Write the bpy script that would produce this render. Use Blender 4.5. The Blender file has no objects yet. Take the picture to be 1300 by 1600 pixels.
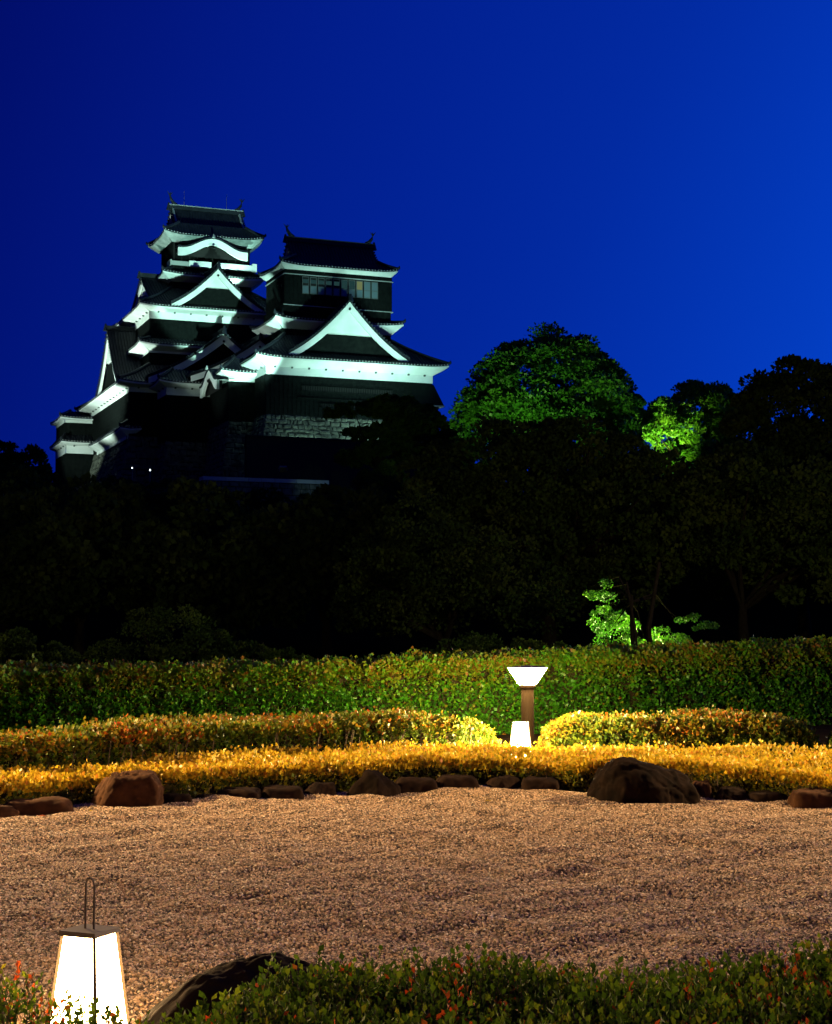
import bpy, math, random
import numpy as np
from mathutils import Vector, Matrix, noise as mnoise

random.seed(7)
RNG = np.random.default_rng(7)
SC = bpy.context.scene
COL = SC.collection
R = math.radians

# ------------------------------------------------------------------ camera
cam_d = bpy.data.cameras.new('camera')
cam = bpy.data.objects.new('camera', cam_d)
COL.objects.link(cam)
cam.location = (0, 0, 1.5)
cam.rotation_euler = (R(90 + 4.149), 0, 0)
cam_d.sensor_fit = 'VERTICAL'
cam_d.sensor_height = 24.0
cam_d.lens = 38.25
cam_d.clip_start = 0.05
cam_d.clip_end = 5000
SC.camera = cam

# ------------------------------------------------------------------ view
SC.view_settings.view_transform = 'Standard'
SC.view_settings.look = 'None'
SC.view_settings.exposure = 0
SC.view_settings.gamma = 1
SC.view_settings.use_curve_mapping = False
SC.cycles.use_denoising = True
SC.cycles.max_bounces = 4
SC.cycles.diffuse_bounces = 2
SC.cycles.glossy_bounces = 2
SC.cycles.transmission_bounces = 2
SC.cycles.transparent_max_bounces = 4
SC.cycles.sample_clamp_indirect = 3.0

# ------------------------------------------------------------------ world: blue hour, last glow low on the right
world = bpy.data.worlds.new('World')
SC.world = world
world.use_nodes = True
nt = world.node_tree
bg = nt.nodes['Background']
bg.inputs['Strength'].default_value = 1.0
tc = nt.nodes.new('ShaderNodeTexCoord')
dotn = nt.nodes.new('ShaderNodeVectorMath'); dotn.operation = 'DOT_PRODUCT'
gaz = R(62)
dotn.inputs[1].default_value = (math.sin(gaz), math.cos(gaz), -0.25)
nt.links.new(tc.outputs['Generated'], dotn.inputs[0])
cr = nt.nodes.new('ShaderNodeValToRGB')
cr.color_ramp.interpolation = 'B_SPLINE'
SKY = [(0.0, (0.0002, 0.002, 0.07)), (0.12, (0.0003, 0.003, 0.13)), (0.30, (0.0005, 0.012, 0.26)),
       (0.48, (0.0005, 0.021, 0.34)), (0.62, (0.0008, 0.045, 0.52)), (0.85, (0.002, 0.085, 0.75))]
el = cr.color_ramp.elements
el[0].position = SKY[0][0]; el[0].color = SKY[0][1] + (1,)
el[1].position = SKY[-1][0]; el[1].color = SKY[-1][1] + (1,)
for p, c in SKY[1:-1]:
    e = el.new(p); e.color = c + (1,)
nt.links.new(dotn.outputs['Value'], cr.inputs['Fac'])
nt.links.new(cr.outputs['Color'], bg.inputs['Color'])

# ------------------------------------------------------------------ materials
def mat(name, base, rough=0.8, metal=0.0, var=None, scale=4.0, bump=0.0, bscale=20.0, spec=0.5, coords='Object', detail=4):
    m = bpy.data.materials.new(name); m.use_nodes = True
    n, l = m.node_tree.nodes, m.node_tree.links
    b = n['Principled BSDF']
    b.inputs['Roughness'].default_value = rough
    b.inputs['Metallic'].default_value = metal
    b.inputs['Specular IOR Level'].default_value = spec
    t = n.new('ShaderNodeTexCoord')
    if var is not None:
        nz = n.new('ShaderNodeTexNoise'); nz.inputs['Scale'].default_value = scale
        nz.inputs['Detail'].default_value = detail
        l.new(t.outputs[coords], nz.inputs['Vector'])
        r = n.new('ShaderNodeValToRGB')
        r.color_ramp.elements[0].position = 0.3; r.color_ramp.elements[0].color = (*base, 1)
        r.color_ramp.elements[1].position = 0.7; r.color_ramp.elements[1].color = (*var, 1)
        l.new(nz.outputs['Fac'], r.inputs['Fac']); l.new(r.outputs['Color'], b.inputs['Base Color'])
    else:
        b.inputs['Base Color'].default_value = (*base, 1)
    if bump:
        n2 = n.new('ShaderNodeTexNoise'); n2.inputs['Scale'].default_value = bscale
        n2.inputs['Detail'].default_value = 6
        l.new(t.outputs[coords], n2.inputs['Vector'])
        bp = n.new('ShaderNodeBump'); bp.inputs['Strength'].default_value = bump
        l.new(n2.outputs['Fac'], bp.inputs['Height']); l.new(bp.outputs['Normal'], b.inputs['Normal'])
    return m

def emit(name, col, strength):
    m = bpy.data.materials.new(name); m.use_nodes = True
    n, l = m.node_tree.nodes, m.node_tree.links
    n.clear()
    o = n.new('ShaderNodeOutputMaterial'); e = n.new('ShaderNodeEmission')
    e.inputs['Color'].default_value = (*col, 1); e.inputs['Strength'].default_value = strength
    l.new(e.outputs[0], o.inputs['Surface'])
    return m

def leafmat(name, stops, rough=0.45, trans=0.35, spec=0.3):
    """leaf colour differs leaf by leaf (face attribute 'tint')"""
    m = bpy.data.materials.new(name); m.use_nodes = True
    n, l = m.node_tree.nodes, m.node_tree.links
    b = n['Principled BSDF']; out = n['Material Output']
    b.inputs['Roughness'].default_value = rough
    b.inputs['Specular IOR Level'].default_value = spec
    a = n.new('ShaderNodeAttribute'); a.attribute_name = 'tint'
    r = n.new('ShaderNodeValToRGB')
    els = r.color_ramp.elements
    els[0].position = stops[0][0]; els[0].color = (*stops[0][1], 1)
    els[1].position = stops[-1][0]; els[1].color = (*stops[-1][1], 1)
    for p, c in stops[1:-1]:
        e = els.new(p); e.color = (*c, 1)
    l.new(a.outputs['Fac'], r.inputs['Fac'])
    l.new(r.outputs['Color'], b.inputs['Base Color'])
    tr = n.new('ShaderNodeBsdfTranslucent'); l.new(r.outputs['Color'], tr.inputs['Color'])
    mx = n.new('ShaderNodeMixShader'); mx.inputs[0].default_value = trans
    l.new(b.outputs[0], mx.inputs[1]); l.new(tr.outputs[0], mx.inputs[2]); l.new(mx.outputs[0], out.inputs['Surface'])
    return m

M = {}
M['plaster'] = mat('white_plaster', (0.80, 0.80, 0.77), 0.85, var=(0.62, 0.64, 0.60), scale=0.5, bump=0.15, bscale=3)
M['tile'] = mat('roof_tile', (0.007, 0.009, 0.013), 0.6, spec=0.2, var=(0.017, 0.020, 0.026), scale=1.5, bump=0.2, bscale=6)
M['tile_end'] = mat('tile_end_mortar', (0.34, 0.35, 0.33), 0.7, var=(0.18, 0.19, 0.19), scale=3)
M['board'] = mat('black_boarding', (0.002, 0.003, 0.003), 0.85, var=(0.006, 0.008, 0.007), scale=2.5, spec=0.08, bump=0.2, bscale=8)
M['timber'] = mat('dark_timber', (0.009, 0.008, 0.007), 0.7, spec=0.25)
M['shaded_eave'] = mat('shaded_plaster_eave', (0.28, 0.32, 0.30), 0.8, var=(0.14, 0.17, 0.16), scale=1.5)  # plaster under the top roof, its shade put into the grey-green colour
M['ledge'] = mat('pale_ledge', (0.32, 0.33, 0.31), 0.8)
M['castle_stone'] = mat('castle_stone', (0.035, 0.035, 0.03), 0.95, spec=0.1, var=(0.14, 0.14, 0.11), scale=1.6, bump=0.5, bscale=5)
M['joint'] = mat('stone_joint', (0.02, 0.02, 0.018), 1.0, spec=0.0)
M['window_frame'] = mat('window_frame', (0.07, 0.08, 0.075), 0.8)
M['glass'] = mat('window_glass', (0.10, 0.14, 0.15), 0.12, spec=0.8)
M['lit_blue'] = emit('dim_lit_pane', (0.25, 0.75, 0.75), 0.055)
M['lit_warm'] = emit('warm_lit_pane', (0.70, 0.85, 0.38), 0.20)
M['soil'] = mat('soil', (0.018, 0.013, 0.008), 1.0, spec=0.0, var=(0.035, 0.024, 0.014), scale=3, bump=0.6, bscale=25)
M['hill'] = mat('hill_ground', (0.010, 0.012, 0.003), 1.0, spec=0.0, var=(0.018, 0.016, 0.004), scale=0.4, bump=0.5, bscale=3)
M['gravel_bed'] = mat('gravel_bed', (0.07, 0.045, 0.035), 1.0, var=(0.16, 0.11, 0.08), scale=70, bump=0.8, bscale=90, detail=2)
M['rock_dark'] = mat('dark_rock', (0.004, 0.0026, 0.0018), 0.95, spec=0.05, var=(0.014, 0.008, 0.005), scale=7, bump=1.0, bscale=22)
M['rock_brown'] = mat('brown_rock', (0.022, 0.010, 0.005), 0.95, spec=0.08, var=(0.075, 0.034, 0.015), scale=9, bump=1.0, bscale=26)
M['kerb_rock'] = mat('edging_rock', (0.008, 0.005, 0.0035), 0.95, spec=0.06, var=(0.024, 0.013, 0.008), scale=9, bump=1.0, bscale=24)
M['steel'] = mat('painted_steel', (0.10, 0.075, 0.05), 0.5, metal=0.3)
M['bronze'] = mat('bollard_bronze', (0.009, 0.005, 0.0018), 0.7, spec=0.05)
M['bark'] = mat('bark', (0.012, 0.009, 0.006), 0.95, spec=0.0, var=(0.024, 0.018, 0.012), scale=8, bump=0.6, bscale=30)
M['twig'] = mat('hedge_twig', (0.07, 0.045, 0.025), 0.9)
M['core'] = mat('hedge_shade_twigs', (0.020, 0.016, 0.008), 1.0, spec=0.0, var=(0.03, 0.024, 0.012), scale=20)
M['lantern'] = emit('lantern_paper', (1.0, 0.62, 0.26), 90.0)
M['lantern_far'] = emit('lantern_paper_bright', (1.0, 0.66, 0.28), 850.0)
M['bollard_glow'] = emit('bollard_glow', (1.0, 0.74, 0.34), 1250.0)
M['flood'] = emit('floodlight_lens', (0.75, 1.0, 0.9), 3.0)
M['tinylamp'] = emit('small_lamp', (0.8, 1.0, 0.9), 9.0)
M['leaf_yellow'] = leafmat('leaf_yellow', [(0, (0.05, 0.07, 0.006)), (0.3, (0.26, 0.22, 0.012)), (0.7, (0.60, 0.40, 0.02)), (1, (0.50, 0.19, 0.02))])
M['leaf_red'] = leafmat('leaf_red', [(0, (0.03, 0.07, 0.005)), (0.4, (0.10, 0.14, 0.008)), (0.7, (0.24, 0.14, 0.010)), (1, (0.42, 0.07, 0.012))])
M['leaf_green'] = leafmat('leaf_green', [(0, (0.006, 0.028, 0.003)), (0.45, (0.055, 0.25, 0.007)), (0.72, (0.15, 0.23, 0.010)), (1, (0.20, 0.09, 0.010))])
M['leaf_fore'] = leafmat('leaf_fore', [(0, (0.015, 0.03, 0.004)), (0.45, (0.06, 0.12, 0.008)), (0.8, (0.17, 0.22, 0.012)), (0.92, (0.22, 0.07, 0.012)), (1, (0.50, 0.06, 0.012))], spec=0.08, rough=0.7)
M['leaf_tree'] = leafmat('leaf_tree', [(0, (0.015, 0.06, 0.008)), (0.5, (0.03, 0.12, 0.01)), (1, (0.06, 0.17, 0.015))], trans=0.3)
M['leaf_bright'] = leafmat('leaf_bright', [(0, (0.03, 0.10, 0.01)), (0.5, (0.07, 0.22, 0.012)), (1, (0.16, 0.32, 0.02))], trans=0.35)
M['leaf_dark'] = leafmat('leaf_dark', [(0, (0.018, 0.030, 0.005)), (0.5, (0.036, 0.060, 0.008)), (1, (0.07, 0.085, 0.012))], trans=0.2, spec=0.03, rough=0.9)

# ------------------------------------------------------------------ mesh helpers
class MB:
    def __init__(s): s.v = []; s.f = []; s.mi = []
    def add(s, vs, fs, k=0):
        o = len(s.v); s.v.extend([tuple(p) for p in vs])
        for f in fs: s.f.append(tuple(i + o for i in f)); s.mi.append(k)
    def quad(s, a, b, c, d, k=0): s.add([a, b, c, d], [(0, 1, 2, 3)], k)
    def poly(s, pts, k=0): s.add(pts, [tuple(range(len(pts)))], k)
    def box(s, x0, x1, y0, y1, z0, z1, k=0):
        s.add([(x0, y0, z0), (x1, y0, z0), (x1, y1, z0), (x0, y1, z0), (x0, y0, z1), (x1, y0, z1), (x1, y1, z1), (x0, y1, z1)],
              [(0, 3, 2, 1), (4, 5, 6, 7), (0, 1, 5, 4), (1, 2, 6, 5), (2, 3, 7, 6), (3, 0, 4, 7)], k)
    def grid(s, rows, k=0):
        n = len(rows[0]); vs = [p for r in rows for p in r]; fs = []
        for i in range(len(rows) - 1):
            for j in range(n - 1):
                fs.append((i * n + j, i * n + j + 1, (i + 1) * n + j + 1, (i + 1) * n + j))
        s.add(vs, fs, k)
    def tube(s, pts, rad, seg=6, k=0, cap=True, sx=1.0):
        pts = [Vector(p) for p in pts]
        if not hasattr(rad, '__len__'): rad = [rad] * len(pts)
        vs = []; fs = []
        for i, p in enumerate(pts):
            d = (pts[min(i + 1, len(pts) - 1)] - pts[max(i - 1, 0)]).normalized()
            up = Vector((0, 0, 1)) if abs(d.z) < 0.95 else Vector((1, 0, 0))
            a = d.cross(up).normalized(); b = a.cross(d).normalized()
            for q in range(seg):
                t = 2 * math.pi * q / seg
                vs.append(p + (a * math.cos(t) * sx + b * math.sin(t)) * rad[i])
        for i in range(len(pts) - 1):
            for q in range(seg):
                fs.append((i * seg + q, i * seg + (q + 1) % seg, (i + 1) * seg + (q + 1) % seg, (i + 1) * seg + q))
        if cap:
            fs.append(tuple(range(seg))[::-1]); fs.append(tuple((len(pts) - 1) * seg + q for q in range(seg)))
        s.add(vs, fs, k)
    def build(s, name, mats, parent=None, kind=None, smooth=False):
        me = bpy.data.meshes.new(name)
        me.from_pydata(s.v, [], s.f)
        if not isinstance(mats, (list, tuple)): mats = [mats]
        for m in mats: me.materials.append(m)
        if len(mats) > 1: me.polygons.foreach_set('material_index', s.mi)
        if smooth: me.polygons.foreach_set('use_smooth', [True] * len(me.polygons))
        me.update()
        o = bpy.data.objects.new(name, me); COL.objects.link(o)
        if parent is not None: o.parent = parent
        if kind: o['kind'] = kind
        return o

def empty(name, loc=(0, 0, 0), rz=0.0, label=None, cat=None, group=None):
    o = bpy.data.objects.new(name, None); COL.objects.link(o)
    o.location = loc; o.rotation_euler = (0, 0, rz); o.empty_display_size = 0.2
    if label: o['label'] = label
    if cat: o['category'] = cat
    if group: o['group'] = group
    return o

def tag(o, label=None, cat=None, group=None, kind=None):
    if label: o['label'] = label
    if cat: o['category'] = cat
    if group: o['group'] = group
    if kind: o['kind'] = kind
    return o

def copy_tree(o, parent=None):
    c = o.copy(); COL.objects.link(c); c.parent = parent
    for ch in list(o.children): copy_tree(ch, c)
    return c

def np_mesh(name, verts, quads, material, parent=None, kind=None, tint=None, smooth=False):
    me = bpy.data.meshes.new(name)
    nv, nf = len(verts), len(quads); k = quads.shape[1]
    me.vertices.add(nv); me.vertices.foreach_set('co', verts.astype(np.float32).ravel())
    me.loops.add(nf * k); me.loops.foreach_set('vertex_index', quads.astype(np.int32).ravel())
    me.polygons.add(nf)
    me.polygons.foreach_set('loop_start', np.arange(0, nf * k, k, dtype=np.int32))
    if smooth: me.polygons.foreach_set('use_smooth', np.ones(nf, dtype=bool))
    if tint is not None:
        a = me.attributes.new('tint', 'FLOAT', 'FACE'); a.data.foreach_set('value', tint.astype(np.float32))
    me.materials.append(material)
    me.update(calc_edges=True)
    o = bpy.data.objects.new(name, me); COL.objects.link(o)
    if parent is not None: o.parent = parent
    if kind: o['kind'] = kind
    return o

def norm(a): return a / np.maximum(np.linalg.norm(a, axis=-1, keepdims=True), 1e-9)

def leaves(name, P, N, size, material, parent=None, spread=0.7, up=0.25, aspect=0.5, tint=None, kind='stuff'):
    """leaf-shaped folded quads at points P pointing roughly along N"""
    n = len(P)
    d = norm(N + RNG.normal(0, spread, (n, 3)) + np.array([0, 0, up]))
    r = norm(np.cross(d, RNG.normal(0, 1, (n, 3))))
    w = np.cross(d, r)
    s = (size * RNG.uniform(0.5, 1.5, n))[:, None]
    base = P - d * s * 0.2
    tip = P + d * s * 0.9
    mid = P + d * s * 0.35 + w * s * 0.12
    V = np.stack([base, mid + r * s * aspect, tip, mid - r * s * aspect], 1).reshape(-1, 3)
    Q = np.arange(4 * n).reshape(n, 4)
    if tint is None: tint = RNG.uniform(0, 1, n)
    return np_mesh(name, V, Q, material, parent, kind, tint)

def wob(p, f=1.0, seed=0.0):
    """cheap smooth noise, numpy arrays (...,2 or 3) -> value about -1..1"""
    x = p[..., 0] * f + seed; y = p[..., 1] * f + seed * 1.7
    z = p[..., 2] * f if p.shape[-1] > 2 else 0
    return (np.sin(1.3 * x + 2.1 * np.sin(0.9 * y + seed)) + np.sin(1.7 * y - 1.9 * np.sin(1.1 * x + z) + 1.0) +
            0.6 * np.sin(3.7 * x + 2.9 * y + 2 * z) + 0.4 * np.sin(6.1 * y - 5.3 * x + 3 * z)) / 3.0

# ------------------------------------------------------------------ terrain
def sstep(t):
    t = np.clip(t, 0, 1); return t * t * (3 - 2 * t)
def ground_z(x, y):
    x = np.asarray(x, dtype=float); y = np.asarray(y, dtype=float)
    h = 10.4 * sstep((y - 58) / 66.0) + 4.6 * sstep((y - 149) / 8.0)
    return h - 0.03
ys = np.concatenate([np.array([-600, -100, -20, 0, 4, 8, 12, 16, 20, 26, 34, 44, 56]), np.linspace(62, 150, 45), np.array([165, 180, 210, 260, 400, 800, 1800, 3500])])
xs = np.concatenate([np.array([-3000, -1200, -400, -150, -90]), np.linspace(-60, 60, 31), np.array([90, 150, 400, 1200, 3000])])
gx, gy = np.meshgrid(xs, ys)
gz = ground_z(gx, gy) + np.where((gy > 60) & (gy < 160), 0.25 * wob(np.stack([gx, gy], -1), 0.25), 0)
V = np.stack([gx, gy, gz], -1).reshape(-1, 3)
nx, ny = len(xs), len(ys)
I = np.arange(nx * ny).reshape(ny, nx)
Q = np.stack([I[:-1, :-1], I[:-1, 1:], I[1:, 1:], I[1:, :-1]], -1).reshape(-1, 4)
terr = np_mesh('ground', V, Q, M['hill'], smooth=True); terr['kind'] = 'structure'

# ------------------------------------------------------------------ gravel court
EDGE = [(-4.6, 11.6), (-3.21, 12.72), (-2.72, 13.51), (-2.13, 13.7), (-1.44, 14.3), (-0.74, 14.62), (-0.29, 14.9), (0.29, 15.1), (1.18, 15.1), (1.6, 14.75), (2.41, 14.25), (2.99, 13.99), (3.41, 13.55), (4.6, 12.7)]
EX = np.array([p[0] for p in EDGE]); EY = np.array([p[1] for p in EDGE])
def edge_y(x): return np.interp(x, EX, EY)
FOOT = [(random.uniform(-4, 4), random.uniform(5, 15), random.uniform(0, 3.14), random.uniform(.10, .30), random.uniform(.05, .10), random.uniform(-.028, .020)) for _ in range(70)]
def relief(x, y):
    ft = 0
    for fx, fy_, fa, fl_, fw_, fh in FOOT:
        dx, dy = x - fx, y - fy_; a_ = dx * math.cos(fa) + dy * math.sin(fa); b_ = -dx * math.sin(fa) + dy * math.cos(fa)
        ft = ft + fh * np.exp(-(a_ / fl_) ** 2 - (b_ / fw_) ** 2)
    p = np.stack([x, y], -1)
    a = wob(p, 1.1, 3.0); b = wob(p, 3.3, 8.0); c = wob(p, 0.45, 1.0)
    return ft + 0.032 * a + 0.028 * b + 0.010 * c + 0.010 * wob(p, 8.0, 5.0)
nxg, nyg = 200, 240
uu = np.linspace(-4.4, 4.4, nxg); tt = np.linspace(0, 1, nyg)
gx, tv = np.meshgrid(uu, tt)
gy = 4.4 + (edge_y(gx) + 0.12 - 4.4) * tv
gz = 0.045 + relief(gx, gy)
V = np.stack([gx, gy, gz], -1).reshape(-1, 3)
I = np.arange(nxg * nyg).reshape(nyg, nxg)
Q = np.stack([I[:-1, :-1], I[:-1, 1:], I[1:, 1:], I[1:, :-1]], -1).reshape(-1, 4)
bed = np_mesh('gravel_court', V, Q, M['gravel_bed'], smooth=True); bed['kind'] = 'structure'

# loose pebbles on it
mp = bpy.data.materials.new('pebble'); mp.use_nodes = True
n, l = mp.node_tree.nodes, mp.node_tree.links
oi = n.new('ShaderNodeObjectInfo'); r = n.new('ShaderNodeValToRGB')
st = [(0, (0.04, 0.028, 0.02)), (0.3, (0.15, 0.105, 0.055)), (0.65, (0.43, 0.28, 0.16)), (0.93, (0.68, 0.47, 0.30)), (1.0, (0.9, 0.8, 0.6))]
r.color_ramp.elements[0].color = (*st[0][1], 1); r.color_ramp.elements[1].color = (*st[-1][1], 1)
for p, c in st[1:-1]:
    e = r.color_ramp.elements.new(p); e.color = (*c, 1)
l.new(oi.outputs['Random'], r.inputs['Fac']); l.new(r.outputs['Color'], n['Principled BSDF'].inputs['Base Color'])
n['Principled BSDF'].inputs['Roughness'].default_value = 0.75
ng = bpy.data.node_groups.new('pebble_scatter', 'GeometryNodeTree')
ng.interface.new_socket('Geometry', in_out='INPUT', socket_type='NodeSocketGeometry')
ng.interface.new_socket('Geometry', in_out='OUTPUT', socket_type='NodeSocketGeometry')
N_ = ng.nodes; L_ = ng.links
gi = N_.new('NodeGroupInput'); go = N_.new('NodeGroupOutput')
dp = N_.new('GeometryNodeDistributePointsOnFaces'); dp.inputs['Density'].default_value = 5200
ico = N_.new('GeometryNodeMeshIcoSphere'); ico.inputs['Radius'].default_value = 1; ico.inputs['Subdivisions'].default_value = 1
sm = N_.new('GeometryNodeSetMaterial'); sm.inputs['Material'].default_value = mp
rv = N_.new('FunctionNodeRandomValue'); rv.data_type = 'FLOAT_VECTOR'
rv.inputs['Min'].default_value = (0.0045, 0.0045, 0.0035); rv.inputs['Max'].default_value = (0.0130, 0.0105, 0.0090)
rr = N_.new('FunctionNodeRandomValue'); rr.data_type = 'FLOAT_VECTOR'
rr.inputs['Min'].default_value = (-0.6, -0.6, 0); rr.inputs['Max'].default_value = (0.6, 0.6, 6.28)
ip = N_.new('GeometryNodeInstanceOnPoints')
L_.new(gi.outputs[0], dp.inputs['Mesh']); L_.new(dp.outputs['Points'], ip.inputs['Points'])
L_.new(ico.outputs['Mesh'], sm.inputs['Geometry']); L_.new(sm.outputs['Geometry'], ip.inputs['Instance'])
L_.new(rv.outputs['Value'], ip.inputs['Scale']); L_.new(rr.outputs['Value'], ip.inputs['Rotation'])
L_.new(ip.outputs['Instances'], go.inputs[0])
peb = bpy.data.objects.new('gravel', bed.data.copy()); COL.objects.link(peb)
peb.location.z = 0.004
md = peb.modifiers.new('pebbles', 'NODES'); md.node_group = ng
tag(peb, 'pale brown loose gravel spread over the garden court', 'gravel', kind='stuff')

# planting bed behind the gravel edge
mb = MB(); rows = []
for t in np.linspace(0, 1, 14):
    rows.append([(x, float(edge_y(x)) + 0.16 + t * 14, 0.02 + 0.05 * math.sin(7 * x + 5 * t) * 0.3) for x in np.linspace(-12, 12, 60)])
mb.grid(rows); o = mb.build('planting_bed', M['soil'], smooth=True); o['kind'] = 'structure'

# ------------------------------------------------------------------ rocks
def rock(name, loc, dims, rz, seed, material, label, cat='rock', group=None, boxy=2.6, sub=4, rough=0.10, lean=0.0, taper=0.0, tl=0.0, tilt=0.0, facets=True):
    import bmesh
    bm = bmesh.new(); bmesh.ops.create_icosphere(bm, subdivisions=min(6, sub + 1), radius=1)
    rp = random.Random(int(seed * 100)); planes = []
    for _ in range(9 if boxy < 8 else 5):
        pn = Vector((rp.gauss(0, 1), rp.gauss(0, 1) - 0.4, abs(rp.gauss(0, .8)))).normalized(); planes.append((pn, rp.uniform(0.80, 1.0) * (1.0 if boxy < 8 else 1.28)))
    for v in bm.verts:
        c = v.co
        q = (abs(c.x) ** boxy + abs(c.y) ** boxy + abs(c.z) ** boxy) ** (-1 / boxy)
        c = c * q
        dn = c.normalized()
        for pn, pd in (planes if facets else ()):
            k_ = dn.dot(pn)
            if k_ > 0.05 and c.length * k_ > pd: c = dn * (pd / k_ + 0.12 * (c.length - pd / k_))
        vd = mnoise.voronoi(c * 2.2 + Vector((seed, seed * 2, 0)))[0]
        c = c * (1 - (0.035 if facets else 0.006) * math.exp(-(vd[1] - vd[0]) * 14))
        c = c * (1 + 0.02 * mnoise.fractal(c * 7 + Vector((seed, 0, 0)), 1.0, 2.0, 3))
        nn = mnoise.fractal(c * 1.1 + Vector((seed * 3.1, seed, -seed)), 1.0, 2.0, 4)
        n3 = mnoise.cell(c * 1.6 + Vector((seed, 0, seed))) * 0.06 if facets else 0
        c = c * (1 + rough * 1.6 * nn + n3 * 0.5)
        k = 1 - taper * max(0, c.z)
        if tl and c.x < 0: c.x *= 1 - tl * max(0, c.z + 0.1)
        z = max(c.z * (1 + tilt * c.x), -0.35)
        v.co = Vector(((c.x * k + lean * c.z) * dims[0] / 2, c.y * k * dims[1] / 2, z * dims[2]))
    me = bpy.data.meshes.new(name); bm.to_mesh(me); bm.free()
    for p in me.polygons: p.use_smooth = True
    me.materials.append(material)
    o = bpy.data.objects.new(name, me); COL.objects.link(o)
    o.location = loc; o.rotation_euler = (0, 0, rz)
    return tag(o, label, cat, group)

rock('boulder', (2.0, 14.15, -0.02), (1.08, 0.75, 0.41), 0.1, 2.2, M['rock_dark'], 'large dark rounded boulder in front of the yellow hedge at the right', 'boulder', boxy=2.5, rough=0.07, lean=-0.12, taper=0.12, tilt=-0.16, sub=5)
rock('boulder', (1.66, 14.38, -0.02), (0.26, 0.4, 0.33), 0.1, 6.2, M['rock_dark'], 'narrow dark boulder leaning behind the left end of the large rounded boulder', 'boulder', boxy=2.6, rough=0.10, taper=0.2)
rock('boulder', (-2.42, 13.72, -0.02), (0.62, 0.5, 0.325), 0.03, 5.4, M['rock_brown'], 'flat-topped brown square boulder at the left end of the gravel', 'boulder', boxy=10.0, rough=0.035, lean=0.0, taper=0.02, tl=0.30, tilt=0.06, sub=5)
rock('boulder', (-0.38, 14.72, -0.02), (0.52, 0.45, 0.28), 0.2, 9.1, M['rock_dark'], 'dark domed boulder in the middle of the hedge edging', 'boulder', boxy=2.2, rough=0.10, lean=0.05, taper=0.2)
rock('boulder', (-0.58, 5.2, -0.05), (1.10, 0.6, 0.525), 0.1, 3.7, M['kerb_rock'], 'dark smooth boulder in the foreground beside the lit lantern', 'boulder', boxy=2.7, rough=0.04, lean=0.10, taper=0.30, tl=0.25, tilt=0.05, sub=5, facets=False)

STONES = [(-3.30, 12.75, 0.42, 0.13, 'low brown'), (-2.98, 13.02, 0.50, 0.16, 'long brown'), (-2.04, 13.98, 0.26, 0.12, 'small dark'), (-1.80, 14.10, 0.20, 0.10, 'little dark'), (-1.53, 14.24, 0.36, 0.13, 'dark flat'),
          (-1.17, 14.45, 0.34, 0.13, 'dark oval'), (-0.86, 14.62, 0.32, 0.14, 'dark rounded'), (0.0, 15.0, 0.34, 0.15, 'broad dark'), (0.38, 15.15, 0.38, 0.15, 'wide dark'), (0.78, 15.2, 0.36, 0.14, 'plain dark'),
          (1.14, 15.15, 0.34, 0.14, 'dark wedge-shaped'), (2.50, 14.42, 0.16, 0.17, 'small brown upright'), (2.70, 14.2, 0.30, 0.14, 'dark square'), (3.00, 14.08, 0.30, 0.12, 'dark low block'), (3.30, 13.75, 0.34, 0.16, 'brown-topped round'), (3.68, 13.5, 0.36, 0.14, 'dark last')]
WHERE = ['at the far left edge of the gravel', 'just left of the flat-topped brown boulder', 'just right of the flat-topped brown boulder', 'second to the right of the flat-topped boulder', 'third to the right of the flat-topped boulder',
         'third to the left of the domed boulder', 'touching the left side of the domed boulder', 'just right of the domed boulder', 'second to the right of the domed boulder', 'in front of the lit lantern behind the hedge',
         'just left of the large rounded boulder', 'touching the right side of the large boulder', 'second to the right of the large boulder', 'third to the right of the large boulder', 'at the right edge of the gravel', 'beyond the right edge stone']
for i, (x, y, w, h, d) in enumerate(STONES):
    rock('edging_stone', (x, y - 0.02, -0.02), (w * 1.10, 0.30, h * 1.22), RNG.uniform(-0.25, 0.25), i * 1.37 + 0.5, M['rock_brown'] if 'brown' in d else M['kerb_rock'],
         d + ' edging stone ' + WHERE[i], 'stone', 'edging stones along the gravel', boxy=6.0, sub=4, rough=0.07, taper=0.05, facets=(i % 3 == 0))

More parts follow.
